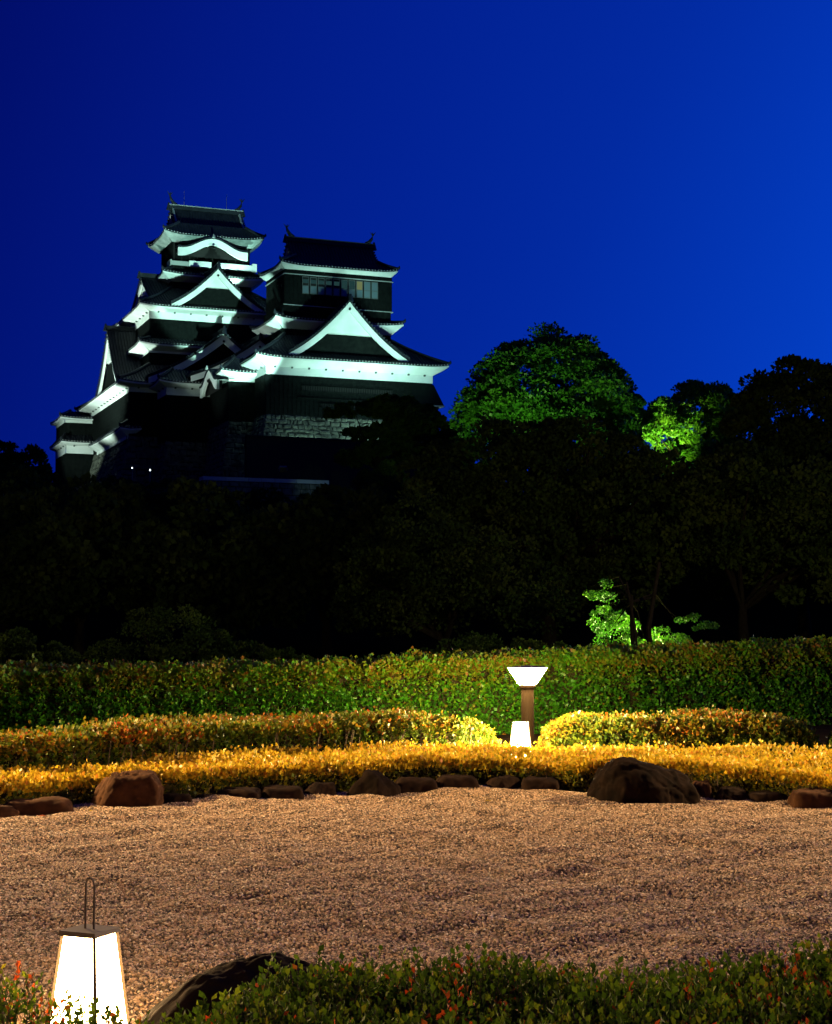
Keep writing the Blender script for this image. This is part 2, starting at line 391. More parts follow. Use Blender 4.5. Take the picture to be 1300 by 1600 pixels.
# ------------------------------------------------------------------ hedges
def hedge(name, front, depth, height, material, label, nleaf, size, seed=1.0, lump=0.04, face_tint=None, group=None, spread=0.7, up=0.3, shoots=0.15, top_bias=0.0, round_=0.12, stems=0, ends=False):
    """front: polyline of the front foot; depth, height: functions of x"""
    fr = np.array(front, dtype=float)
    seg = np.linalg.norm(np.diff(fr, axis=0), axis=1); cum = np.concatenate([[0], np.cumsum(seg)]); Lt = cum[-1]
    def pos(s, q):
        d = s * Lt
        x = np.interp(d, cum, fr[:, 0]); y = np.interp(d, cum, fr[:, 1])
        x2 = np.interp(np.minimum(d + 0.2, Lt), cum, fr[:, 0]); y2 = np.interp(np.minimum(d + 0.2, Lt), cum, fr[:, 1])
        x1 = np.interp(np.maximum(d - 0.2, 0), cum, fr[:, 0]); y1 = np.interp(np.maximum(d - 0.2, 0), cum, fr[:, 1])
        tx, ty = x2 - x1, y2 - y1; ln = np.hypot(tx, ty); tx /= ln; ty /= ln
        nx_, ny_ = -ty, tx                     # into the hedge
        h = height(x); w = depth(x)
        if ends:
            k = np.clip(np.minimum(s, 1 - s) * Lt / ends, 0, 1); k = np.sqrt(np.clip(1 - (1 - k) ** 2, 0.0, 1)) ; h = h * (0.25 + 0.75 * k); w = w * (0.4 + 0.6 * k)
        ang = np.clip((q - 0.3) / 0.2, 0, 1) * math.pi / 2    # rounded shoulder
        rr_ = round_
        off = np.where(q < 0.3, 0, np.where(q < 0.5, rr_ * (1 - np.cos(ang)), rr_ + (q - 0.5) / 0.5 * (w - rr_)))
        z = np.where(q < 0.3, q / 0.3 * (h - rr_), np.where(q < 0.5, h - rr_ + rr_ * np.sin(ang), h))
        # slight bulge / lumps
        base = np.stack([x, y, z], -1)
        lm = lump * wob(np.stack([x * 2.2, (off + z) * 2.4], -1), 1.0, seed) + 0.5 * lump * wob(np.stack([x * 6, (off + z) * 6], -1), 1.0, seed + 3)
        P = np.stack([x + nx_ * off, y + ny_ * off, z], -1)
        N = np.stack([-nx_ * np.cos(ang), -ny_ * np.cos(ang), np.sin(ang)], -1)
        return P + N * lm[..., None], N, z / h
    root = empty(name, (0, 0, 0), 0, label, 'hedge', group)
    # core
    ns, nq = max(20, int(Lt * 6)), 14
    S_, Q_ = np.meshgrid(np.linspace(0, 1, ns), np.linspace(0, 1, nq))
    P, N, _ = pos(S_, Q_)
    P = P - N * 0.10 ; P[..., 2] = np.maximum(P[..., 2], 0.0)
    # drop the back face to the ground
    back = P[-1:].copy(); back[..., 2] = 0
    P = np.concatenate([P, back], 0); nq += 1
    I = np.arange(ns * nq).reshape(nq, ns)
    Q = np.stack([I[:-1, :-1], I[:-1, 1:], I[1:, 1:], I[1:, :-1]], -1).reshape(-1, 4)
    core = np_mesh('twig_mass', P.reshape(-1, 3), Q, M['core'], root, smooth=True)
    # leaves
    hm = float(np.mean(height(fr[:, 0]))); wm = float(np.mean(depth(fr[:, 0])))
    af, at_ = hm, wm
    nf = int(nleaf * af / (af + at_ * (1 - top_bias))); ntp = nleaf - nf
    s = RNG.uniform(0, 1, nleaf)
    q = np.concatenate([RNG.uniform(0.0, 0.42, nf), 0.42 + 0.58 * RNG.uniform(0, 1, ntp) ** 1.2])
    P, N, zr = pos(s, q)
    gap = wob(P, 9.0, seed) + 0.8 * wob(P, 17.0, seed + 2)
    depth_in = -np.abs(RNG.normal(0, 0.022, nleaf)) - 0.085 * np.clip(-gap + 0.1, 0, 1) + (RNG.uniform(0, 1, nleaf) < shoots) * RNG.uniform(0, 0.05, nleaf)
    P = P + N * depth_in[:, None] + np.array([0, 0, 1]) * ((RNG.uniform(0, 1, nleaf) < shoots) * RNG.uniform(0, size * 1.3, nleaf) * (zr > 0.8))[:, None]
    P = P + RNG.normal(0, 0.012, P.shape)
    P[:, 2] = np.maximum(P[:, 2], 0.03)
    tint = face_tint(P, zr) if face_tint else None
    leaves('leaves', P, N, size, material, root, spread, up, tint=tint)
    if stems:
        mb = MB()
        for i in range(stems):
            ss = np.array([random.random()]); P0, N0, _ = pos(ss, np.array([0.02])); P1, N1, _ = pos(ss, np.array([random.uniform(0.15, 0.36)]))
            a = Vector(P0[0] + N0[0] * 0.0); b = Vector(P1[0] + N1[0] * 0.02) + Vector((random.uniform(-.12, .12), 0, 0))
            a.z = 0.0
            mb.tube([a, (a + b) / 2 + Vector((random.uniform(-.03, .03), -0.02, 0)), b], [0.009, 0.006, 0.003], 4, cap=False)
        mb.build('stems', M['twig'], root, kind='stuff')
    return root

rnd = lambda n: RNG.uniform(0, 1, n)
# yellow edging hedge, right behind the stones
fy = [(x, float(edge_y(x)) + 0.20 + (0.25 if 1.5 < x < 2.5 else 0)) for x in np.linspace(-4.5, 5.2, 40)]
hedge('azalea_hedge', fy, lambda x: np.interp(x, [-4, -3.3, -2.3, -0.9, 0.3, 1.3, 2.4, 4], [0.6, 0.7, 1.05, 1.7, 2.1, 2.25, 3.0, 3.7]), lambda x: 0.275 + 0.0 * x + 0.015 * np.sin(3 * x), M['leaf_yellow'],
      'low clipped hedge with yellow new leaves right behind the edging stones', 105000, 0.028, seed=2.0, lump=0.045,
      face_tint=lambda P, zr: np.clip(0.06 + 0.56 * (zr > 0.8) + RNG.normal(0, 0.18, len(P)), 0, 1), shoots=0.25, up=0.8, spread=0.6, stems=60)  # front leaves tinted darker than the top, that side's shade put into colour
# reddish azalea hedge on the left, meeting the bollard
fl = [(-5.2, 12.2), (-4.2, 12.9), (-3.3, 13.95), (-2.3, 15.3), (-1.5, 16.3), (-0.9, 16.9), (0.2, 17.9), (1.0, 18.6)]
hedge('azalea_hedge', fl, lambda x: 0.95 + 0 * x, lambda x: np.interp(x, [-4, -2, 0.2, 1], [0.55, 0.58, 0.53, 0.47]), M['leaf_red'],
      'knee-high reddish azalea hedge running left from the bollard light', 52000, 0.032, seed=5.0, lump=0.05,
      face_tint=lambda P, zr: np.clip(0.24 + 0.22 * (zr > 0.8) + 0.25 * wob(P, 1.6, 4.0) + RNG.normal(0, 0.2, len(P)), 0, 1), shoots=0.2, up=0.4, stems=170, ends=0.5)
fr_ = [(1.40, 18.9), (2.4, 18.75), (3.2, 18.6), (4.5, 18.3)]
hedge('azalea_hedge', fr_, lambda x: 1.1 + 0 * x, lambda x: 0.455 + 0.02 * np.exp(-((x - 3.3) / 0.8) ** 2), M['leaf_red'],
      'mounded orange-red azalea hedge right of the bollard light', 30000, 0.032, seed=7.0, lump=0.06,
      face_tint=lambda P, zr: np.clip(0.30 + 0.2 * (zr > 0.7) + 0.3 * wob(P, 2.0, 1.0) + RNG.normal(0, 0.2, len(P)), 0, 1), shoots=0.2, up=0.4, ends=0.5, round_=0.16)
fr2 = [(4.56, 18.2), (5.4, 18.0), (6.4, 17.6)]
hedge('azalea_hedge', fr2, lambda x: 1.1 + 0 * x, lambda x: 0.5 + 0 * x, M['leaf_red'],
      'dim red-brown azalea mound cut off by the right edge of the picture', 16000, 0.032, seed=9.0, lump=0.06,
      face_tint=lambda P, zr: np.clip(0.4 + 0.3 * wob(P, 2.0, 1.0) + RNG.normal(0, 0.2, len(P)), 0, 1), ends=0.4, round_=0.16)
# tall back hedge
fb = [(-7.5, 19.6), (-5.0, 20.4), (-2.0, 21.8), (1.0, 23.2), (4.0, 24.8), (8.5, 27.0)]
hx = np.array([-7.5, -5.0, -2.2, 0, 3.5, 7.5]); hz = np.array([0.96, 0.97, 0.99, 1.05, 1.17, 1.28])
hedge('tall_hedge', fb, lambda x: 1.1 + 0 * x, lambda x: np.interp(x, hx, hz), M['leaf_green'],
      'waist-high long green hedge with rusty tips behind the bollard light', 120000, 0.042, seed=11.0, lump=0.09,
      face_tint=lambda P, zr: np.clip(0.36 + 0.36 * np.clip((zr - 0.55) / 0.3, 0, 1) + 0.16 * wob(P, 1.2, 2.0) + RNG.normal(0, 0.16, len(P)) + 0.4 * (RNG.uniform(0, 1, len(P)) < 0.04), 0, 1), shoots=0.2, round_=0.15)

# foreground hedge (its sprays stand up close to the camera)
def fore_hedge(name, pts, top, label, n, seed, size=0.017, depth=1.0, red=0.06, thin=False):
    root = empty(name, (0, 0, 0), 0, label, 'hedge')
    pts = np.array(pts); Lx0, Lx1 = pts[0, 0], pts[-1, 0]
    # sprays: a short stem with leaves spiralled on it
    nsp = n
    x = RNG.uniform(Lx0, Lx1, nsp); yb = np.interp(x, pts[:, 0], pts[:, 1]) - RNG.uniform(0, depth, nsp)
    tz = np.interp(x, pts[:, 0], top) + 0.03 * wob(np.stack([x, yb], -1), 4.0, seed) + RNG.normal(0, 0.016, nsp)
    tz += 0.03 * wob(np.stack([x, yb], -1), 9.0, seed + 4)
    tz -= np.where(thin, 0.16 * RNG.uniform(0, 1, nsp), 0.10 * RNG.uniform(0, 1, nsp) ** 1.5)
    bk = np.clip((np.interp(x, pts[:, 0], pts[:, 1]) - yb) / 0.12, 0, 1); tz -= 0.05 * (1 - bk) ** 2 * RNG.uniform(0, 3, nsp)
    mb = MB(); PP = []; NN = []; TT = []
    for i in range(nsp):
        tilt = Vector((random.gauss(0, .25), random.gauss(0, .25), 1)).normalized()
        ln = random.uniform(0.06, 0.13)
        top_ = Vector((x[i], yb[i], tz[i])); bot = top_ - tilt * ln
        mb.tube([bot, top_], [0.0016, 0.0008], 3, cap=False)
        k = random.randint(5, 9); isred = random.random() < red * (0.6 + 0.8 * (math.sin(x[i] * 7 + seed) > 0.2))
        tb = random.uniform(0.1, 0.75)
        for j in range(k):
            t = 0.25 + 0.75 * j / (k - 1); a = j * 2.4 + i
            d = Vector((math.cos(a), math.sin(a), 0.55 + t * 1.0))
            p = bot + (top_ - bot) * t + d.normalized() * 0.004
            PP.append(p); NN.append(d.normalized())
            TT.append(random.uniform(0.9, 1.0) if (isred and t > 0.5) else min(0.84, max(0, tb + random.gauss(0, 0.12))))
    leaves('leaves', np.array(PP), np.array(NN), size, M['leaf_fore'], root, spread=0.25, up=0.1, aspect=0.34, tint=np.array(TT))
    mb.build('stems', M['twig'], root, kind='stuff')
    if not thin:
        cols = np.linspace(Lx0, Lx1, 50); rows = []
        for d in np.linspace(-0.06, depth + 0.2, 12):
            rows.append([(xx, float(np.interp(xx, pts[:, 0], pts[:, 1])) - 0.06 - d, float(np.interp(xx, pts[:, 0], top)) - 0.13 - (0.12 if d < 0 else 0) + 0.02 * math.sin(9 * xx + 8 * d)) for xx in cols])
        rows.insert(0, [(a[0], a[1] + 0.02, 0.0) for a in rows[0]])
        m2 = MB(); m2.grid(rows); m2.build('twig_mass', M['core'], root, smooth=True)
    return root
fore_hedge('azalea_hedge', [(-0.95, 4.42), (-0.62, 4.62), (-0.4, 4.75), (0.1, 4.7), (0.7, 4.7), (1.0, 4.72), (1.6, 4.8)], [0.40, 0.48, 0.56, 0.57, 0.575, 0.60, 0.665],
           'dark green foreground hedge with red tips along the bottom', 9200, 1.0)
fore_hedge('azalea_shrub', [(-1.65, 5.15), (-1.25, 5.15), (-1.0, 5.1), (-0.80, 5.0)], [0.58, 0.52, 0.42, 0.36],
           'sparse reddish azalea shrub in front of the near lantern', 620, 4.0, depth=0.5, red=0.2, thin=True)
bpy.data.objects['azalea_shrub']['category'] = 'shrub'

# ------------------------------------------------------------------ lanterns
def lantern(loc, rz, wt, wb, h, hh, paper, label):
    t = empty('garden_lantern', loc, rz, label, 'lantern', 'square paper lanterns in the garden')
    a, b = wt / 2, wb / 2; c4 = [(-1, -1), (1, -1), (1, 1), (-1, 1)]
    fw = 0.0075 if wt < 0.17 else 0.008
    for i in range(4):
        (x0, y0), (x1, y1) = c4[i], c4[(i + 1) % 4]
        m = MB(); k = 0.985
        p = [Vector((x0 * b, y0 * b, 0.03)), Vector((x1 * b, y1 * b, 0.03)), Vector((x1 * a, y1 * a, h - 0.012)), Vector((x0 * a, y0 * a, h - 0.012))]
        p = [Vector((q.x * k, q.y * k, q.z)) for q in p]
        m.quad(*p); m.build('paper_panel', paper, t)
        m = MB(); m.tube([(x0 * b, y0 * b, 0.0), (x0 * a, y0 * a, h)], fw, 4); m.build('corner_post', M['steel'], t)
    m = MB(); z = h
    o_ = a + 0.010
    m.add([(-o_, -o_, z - 0.008), (o_, -o_, z - 0.008), (o_, o_, z - 0.008), (-o_, o_, z - 0.008), (-o_ * .96, -o_ * .96, z + 0.008), (o_ * .96, -o_ * .96, z + 0.008), (o_ * .96, o_ * .96, z + 0.008), (-o_ * .96, o_ * .96, z + 0.008)],
          [(0, 3, 2, 1), (4, 5, 6, 7), (0, 1, 5, 4), (1, 2, 6, 5), (2, 3, 7, 6), (3, 0, 4, 7)])
    m.build('top_plate', M['steel'], t)
    m = MB(); o2 = b + 0.008; m.box(-o2, o2, -o2, o2, 0, 0.03); m.build('base_plate', M['steel'], t)
    if hh:
        m = MB(); w = 0.017
        pts = [(-w, 0, h)] + [(-w, 0, h + hh * 0.5), (-w, 0, h + hh - w)] + [(-w * math.cos(q), 0, h + hh - w + w * 1.5 * math.sin(q)) for q in np.linspace(0.3, math.pi - 0.3, 7)] + [(w, 0, h + hh - w), (w, 0, h + hh * 0.5), (w, 0, h)]
        m.tube(pts, 0.0038, 6); o = m.build('handle', M['steel'], t)
    return t
lantern((-1.083, 5.5, 0.02), R(-24), 0.126, 0.222, 0.485, 0.165, M['lantern'], 'near lit square lantern with a loop handle at the lower left')
lantern((1.14, 17.95, 0.05), R(-4), 0.165, 0.27, 0.44, 0.0, M['lantern_far'], 'far lit square lantern behind the yellow hedge beside the bollard')

# ------------------------------------------------------------------ bollard light
def bollard(loc, label, strength_mat):
    t = empty('bollard_light', loc, 0, label, 'bollard light', 'bollard lights round the gravel court')
    def lathe(prof, seg=28):
        m = MB(); rows = [[(r_ * math.cos(a), r_ * math.sin(a), z_) for a in np.linspace(0, 2 * math.pi, seg + 1)] for r_, z_ in prof]
        m.grid(rows); return m
    lathe([(0.0, 0.0), (0.11, 0.0), (0.11, 0.025), (0.078, 0.03), (0.078, 0.03)]).build('base_plate', M['bronze'], t)
    lathe([(0.078, 0.03), (0.078, 0.80), (0.095, 0.81), (0.098, 0.84), (0.0, 0.842)]).build('post', M['bronze'], t, smooth=False)
    lathe([(0.105, 0.845), (0.145, 0.90), (0.24, 1.045)]).build('lamp_shade', strength_mat, t, smooth=True)
    lathe([(0.0, 1.046), (0.245, 1.046), (0.248, 1.056), (0.0, 1.075)]).build('cap', M['steel'], t)
    return t
bollard((1.36, 20.0, 0.0), 'round bollard light with glowing funnel shade in front of the tall hedge', M['bollard_glow'])

# tall garden lamps just outside the picture that light the court
def pole_lamp(loc, h, power, label, col=(1.0, 0.64, 0.27), rad=0.12, aim=None):
    t = empty('garden_lamp', loc, 0, label, 'lamp', 'pole lamps beside the gravel court')
    m = MB(); m.tube([(0, 0, 0), (0, 0, h - 0.12)], [0.05, 0.035], 10); m.build('post', M['steel'], t)
    m = MB(); m.tube([(0, 0, h + 0.12), (0, 0, h + 0.22)], [0.24, 0.03], 16); m.build('cap', M['steel'], t)
    m = MB(); m.tube([(0, 0, h - 0.13), (0, 0, h - 0.11)], [0.10, 0.12], 16); m.build('lamp_holder', M['steel'], t)
    if aim is None:
        ld = bpy.data.lights.new('garden_lamp_bulb', 'POINT')
    else:
        ld = bpy.data.lights.new('garden_lamp_bulb', 'SPOT'); ld.spot_size = R(136); ld.spot_blend = 0.9
    ld.energy = power; ld.color = col; ld.shadow_soft_size = rad
    lo = bpy.data.objects.new('garden_lamp_bulb', ld); COL.objects.link(lo); lo.parent = t; lo.location = (0, 0, h - 0.14 if aim else h)
    if aim: lo.rotation_euler = (Vector(aim) - Vector((loc[0], loc[1], h))).to_track_quat('-Z', 'Y').to_euler()
    return t
pole_lamp((-6.8, 15.0, 0), 3.6, 15000, 'tall pole lamp beyond the left end of the gravel', aim=(-0.4, 11.8, 0))
pole_lamp((7.4, 15.4, 0), 3.5, 9500, 'tall pole lamp beyond the right end of the gravel', aim=(1.2, 11.2, 0))
pole_lamp((13.5, 37.0, 0), 5.0, 2600, 'added unseen pole lamp far right that brightens the dark trees', col=(1.0, 0.85, 0.45))  # unseen lamp, added to give the dark trees a faint olive light
pole_lamp((-13.5, 37.0, 0), 5.0, 900, 'added unseen pole lamp far left that brightens the dark trees', col=(1.0, 0.85, 0.45))  # weaker unseen lamp, added for the trees and shrubs on the left
pole_lamp((-3.6, 1.5, 0), 2.6, 270, 'tall pole lamp near the camera on the left')

# ------------------------------------------------------------------ castle frame
CA = R(90 - 68.6)
CO = Vector((-16.3625, 176.0, 0))
CU = Vector((math.cos(CA), math.sin(CA), 0)); CV = Vector((-math.sin(CA), math.cos(CA), 0))
def W(u, v, z): return CO + CU * u + CV * v + Vector((0, 0, z))
def castle_thing(name, label, cat):
    return empty(name, CO, CA, label, cat)

def walls(parent, rect, z0, z1, name='wall', batten=0.5, material=None):
    u0, u1, v0, v1 = rect
    m = MB(); m.box(u0, u1, v0, v1, z0, z1); w = m.build(name, material or M['board'], parent)
    m = MB()
    for u in np.arange(u0 + 0.1, u1, batten): m.box(u - 0.03, u + 0.03, v0 - 0.05, v0 - 0.002, z0 + 0.02, z1 - 0.02)
    for v in np.arange(v0 + 0.1, v1, batten): m.box(u0 - 0.05, u0 - 0.002, v - 0.03, v + 0.03, z0 + 0.02, z1 - 0.02)
    for z in np.arange(z0 + 0.25, z1, 0.42):
        m.box(u0 - 0.025, u1 + 0.025, v0 - 0.025, v0 - 0.001, z - 0.02, z + 0.02); m.box(u0 - 0.025, u0 - 0.001, v0, v1, z - 0.02, z + 0.02)
    m.build('batten_rows', M['board'], w, kind='stuff')
    return w

def skirt(parent, rect, ov, zw, hf, ze, inner, zt, lift=0.45, th=0.30, sides='FRBL', name='roof', soffit='plaster', ends=True):
    u0, u1, v0, v1 = rect
    O = {'u0': u0 - ov, 'u1': u1 + ov, 'v0': v0 - ov, 'v1': v1 + ov}
    iu0, iu1, iv0, iv1 = inner
    oc = [(O['u0'], O['v0']), (O['u1'], O['v0']), (O['u1'], O['v1']), (O['u0'], O['v1'])]
    wc = [(u0, v0), (u1, v0), (u1, v1), (u0, v1)]
    ic = [(iu0, iv0), (iu1, iv0), (iu1, iv1), (iu0, iv1)]
    z0 = ze + th
    def prof(t): return z0 + (zt - z0) * (0.72 * t + 0.28 * t * t)
    surf = MB(); plas = MB(); ribs = MB(); tips = MB(); fas = MB()
    idx = {'F': 0, 'R': 1, 'B': 2, 'L': 3}
    def sides_pt(i, s, t):
        a, b = Vector(oc[i]), Vector(oc[(i + 1) % 4]); c, d = Vector(ic[i]), Vector(ic[(i + 1) % 4])
        p = a.lerp(b, s).lerp(c.lerp(d, s), t)
        Ls = (b - a).length; dd = min(s, 1 - s) * Ls
        li = lift * max(0, 1 - dd / 3.0) ** 2 * (1 - t)
        return Vector((p.x, p.y, prof(t) + li)), li
    for ch in sides:
        i = idx[ch]
        a, b = Vector(oc[i]), Vector(oc[(i + 1) % 4]); Ls = (b - a).length
        ns = 24; ss = [0.5 - 0.5 * math.cos(math.pi * k / ns) for k in range(ns + 1)]
        surf.grid([[sides_pt(i, s, t)[0] for s in ss] for t in (0, .2, .4, .6, .8, 1)])
        top = [sides_pt(i, s, 0)[0] for s in ss]
        fas.grid([[p - Vector((0, 0, 0.14)) for p in top], top])
        lo = [p - Vector((0, 0, th)) for p in top]; nrm = Vector(((b - a).y, -(b - a).x, 0.0)).normalized()
        lo_in = [p - nrm * 0.06 for p in lo]
        plas.grid([[p + Vector((0, 0, 0)) for p in lo_in], [p + Vector((0, 0, th - 0.142)) - nrm * 0.03 for p in lo]])
        # soffit to wall
        wa, wb = Vector(wc[i]), Vector(wc[(i + 1) % 4]); zf = zw + hf
        wl = [Vector((*wa.lerp(wb, s), zf)) + nrm * 0.06 for s in ss]
        md = [lo_in[k].lerp(wl[k], 0.5) + Vector((0, 0, 0.0)) for k in range(ns + 1)]
        plas.grid([wl, md, lo_in])
        if hf > 0.05:
            bt = [Vector((*wa.lerp(wb, s), zw)) + nrm * 0.06 for s in ss]
            plas.grid([bt, wl]); bt2 = [p - nrm * 0.06 for p in bt]; plas.grid([bt2, bt])
        # tile rows
        e2 = (b - a).normalized(); e = Vector((e2.x, e2.y, 0.0))
        nr = int(Ls / 0.36)
        c0 = (Vector(ic[i]) - a).dot(e2); c1 = (Vector(ic[(i + 1) % 4]) - a).dot(e2)
        for k in range(nr):
            x = (k + 0.5) * Ls / nr
            tm = 1.0
            if x < c0: tm = min(tm, x / c0)
            if x > c1 and Ls > c1: tm = min(tm, (Ls - x) / (Ls - c1))
            pr = []
            for q in range(6):
                t = tm * q / 5
                l0 = c0 * t; l1 = Ls + (c1 - Ls) * t
                s = (x - l0) / max(1e-4, l1 - l0); s = min(1, max(0, s))
                pr.append(sides_pt(i, s, t)[0])
            L_r = [p - e * 0.075 + Vector((0, 0, 0.0)) for p in pr]; T_r = [p + Vector((0, 0, 0.10)) for p in pr]; R_r = [p + e * 0.075 for p in pr]
            ribs.grid([L_r, T_r, R_r])
            p = pr[0] + nrm * 0.012; tips.poly([p + e * (0.085 * math.cos(g)) + Vector((0, 0, 0.085 * math.sin(g) + 0.01)) for g in np.linspace(0, 2 * math.pi, 7)[:-1]])
    if hf > 0.5:
        fit = MB()
        for u in np.arange(u0 + 1.0, u1, 1.95): fit.box(u - .09, u + .09, v0 - .30, v0 - .06, zw + hf - .12, zw + hf + .06)
        for v in np.arange(v0 + 1.0, v1, 1.95): fit.box(u0 - .30, u0 - .06, v - .09, v + .09, zw + hf - .12, zw + hf + .06)
    rf = surf.build(name, M['tile'], parent)
    if hf > 0.5: fit.build('eave_fittings', M['window_frame'], rf, kind='stuff')
    fas.build('eave_tile_edge', M['tile'], rf)
    plas.build('plaster_eave', M[soffit], rf)
    ribs.build('tile_rows', M['tile'], rf, kind='stuff')
    tips.build('tile_ends', M['tile_end'], rf, kind='stuff')
    if ends:
        for ci in range(4):
            need = {0: 'LF', 1: 'FR', 2: 'RB', 3: 'BL'}[ci]
            if not all(x in sides for x in need): continue
            pts = [sides_pt(ci, 0, t)[0] + Vector((0, 0, 0.12)) for t in (0.0, .15, .3, .5, .75, 1)]
            m = MB(); m.tube(pts, [0.17, 0.2, 0.2, 0.2, 0.2, 0.2], 6)
            d = (pts[0] - pts[1]).normalized()
            m.tube([pts[0], pts[0] + d * 0.18 + Vector((0, 0, 0.15)), pts[0] + d * 0.25 + Vector((0, 0, 0.40))], [0.20, 0.15, 0.03], 6)
            m.build('hip_ridge', M['tile'], rf)
    return rf

def gable(parent, axis, a0, a1, bc, hw, zb, zr, white_z=None, ends=(True, False), shachi=None, board=0.9, hang=0.5, wall_in=0.9, name='gable', ridge_h=0.5, bot=None, ridge_mat='tile'):
    def Pt(a, b, z): return Vector((a, bc + b, z)) if axis == 'u' else Vector((bc + b, a, z))
    def pz(x): return zr - (zr - zb) * (1.38 * x - 0.38 * x * x)
    nb = 12; xs_ = [k / nb for k in range(nb + 1)]
    surf = MB(); ribs = MB(); tips = MB()
    for sg in (-1, 1):
        A = [[Pt(a, sg * x * hw, pz(x)) for x in xs_] for a in (a0, a1)]
        surf.grid(A); B = [[p - Vector((0, 0, 0.22)) for p in r_] for r_ in A]; surf.grid(B)
        for e in (0, 1): surf.grid([A[e], B[e]])
        surf.grid([[A[0][-1], A[1][-1]], [B[0][-1], B[1][-1]]])
        nr = max(2, int(abs(a1 - a0) / 0.36))
        for k in range(nr):
            a = a0 + (k + 0.5) * (a1 - a0) / nr
            ribs.grid([[Pt(a + d, sg * x * hw, pz(x) + h_) for x in xs_] for d, h_ in ((-.075, 0), (0, .10), (.075, 0))])
    g = surf.build(name, M['tile'], parent)
    # rake edge tiles
    for e, aa in enumerate((a0, a1)):
        if not ends[e]: continue
        dr = -1 if e == 0 else 1
        for sg in (-1, 1):
            n_ = int(hw * 1.25 / 0.36)
            for k in range(n_):
                x = (k + 0.5) / n_
                p = Pt(aa, sg * x * hw, pz(x)); q = Pt(aa + dr * 0.10, sg * x * hw, pz(x) - 0.02)
                m_ = MB(); tips.tube([p + Vector((0, 0, 0.02)), q], [0.12, 0.12], 6)
    ribs.build('tile_rows', M['tile'], g, kind='stuff')
    if tips.v: tips.build('rake_tiles', M['tile'], g, kind='stuff')
    for e, aa in enumerate((a0, a1)):
        if not ends[e]: continue
        dr = 1 if e == 0 else -1
        # white barge board: a curved thick strip under the tiles
        m = MB()
        for sg in (-1, 1):
            rows_f, rows_b = [], []
            for x in xs_:
                t_ = pz(x) - 0.24; hgt = board * (1.15 - 0.35 * x) 
                lo = t_ - hgt
                rows_f.append([Pt(aa + dr * 0.12, sg * x * hw * 0.985, t_), Pt(aa + dr * 0.12, sg * x * hw * 0.985, lo)])
                rows_b.append([Pt(aa + dr * 0.34, sg * x * hw * 0.985, t_), Pt(aa + dr * 0.34, sg * x * hw * 0.985, lo)])
            m.grid(rows_f); m.grid(rows_b)
            m.grid([[r_[1] for r_ in rows_f], [r_[1] for r_ in rows_b]])
            m.grid([rows_f[-1], rows_b[-1]])
        m.build('barge_board', M['plaster'], g)
        zlow = bot if bot is not None else zb
        m = MB(); wa = aa + dr * wall_in
        top = [(sg * x, pz(abs(x)) - 0.25) for sg in (1,) for x in ()]
        prof_ = [(-x * hw, pz(x) - 0.25) for x in reversed(xs_)] + [(x * hw, pz(x) - 0.25) for x in xs_[1:]]
        ring = [Pt(wa, b, max(z, zlow - 0.3)) for b, z in prof_]
        basel = [Pt(wa, b, zlow - 0.3) for b, z in prof_]
        m.grid([basel, ring]); m.build('gable_wall', M['board'], g)
        if white_z is not None:
            m = MB(); wa2 = aa + dr * 0.40
            pr = [(b, z) for b, z in prof_ if z > white_z]
            # clip points where the profile crosses white_z
            xs2 = [x for x in np.linspace(0, 1, 200) if pz(x) - 0.25 > white_z]; xm = xs2[-1]
            pr = [(-xm * hw, white_z)] + pr + [(xm * hw, white_z)]
            m.grid([[Pt(wa2, b, white_z) for b, z in pr], [Pt(wa2, b, z) for b, z in pr]])
            m.grid([[Pt(wa2, b, white_z) for b, z in pr], [Pt(wa - dr * 0.01, b, white_z) for b, z in pr]])
            m.build('pediment', M['plaster'], g)
        m = MB(); m.tube([Pt(aa + dr * 0.10, 0, zr - 0.24 - board * 0.95), Pt(aa + dr * 0.02, 0, zr - 0.24 - board * 0.95)], [0.16, 0.13], 8)
        m.build('pendant_boss', M['timber'], g)
    # ridge
    m = MB(); c2 = MB()
    if axis == 'u': m.box(a0 - .1, a1 + .1, bc - .2, bc + .2, zr - .1, zr + ridge_h); c2.box(a0 - .14, a1 + .14, bc - .28, bc + .28, zr + ridge_h, zr + ridge_h + .1)
    else: m.box(bc - .2, bc + .2, a0 - .1, a1 + .1, zr - .1, zr + ridge_h); c2.box(bc - .28, bc + .28, a0 - .14, a1 + .14, zr + ridge_h, zr + ridge_h + .1)
    m.build('ridge', M['tile'], g); c2.build('ridge_cap', M[ridge_mat], g)
    if ridge_mat != 'tile':
        m = MB()
        for e, aa in enumerate((a0, a1)):
            for sg in (-1, 1): m.tube([Pt(aa + (0.35 if e == 0 else -0.35), sg * x * hw, pz(x) + 0.1) for x in xs_], 0.13, 5)
        m.build('rake_ridges', M[ridge_mat], g)
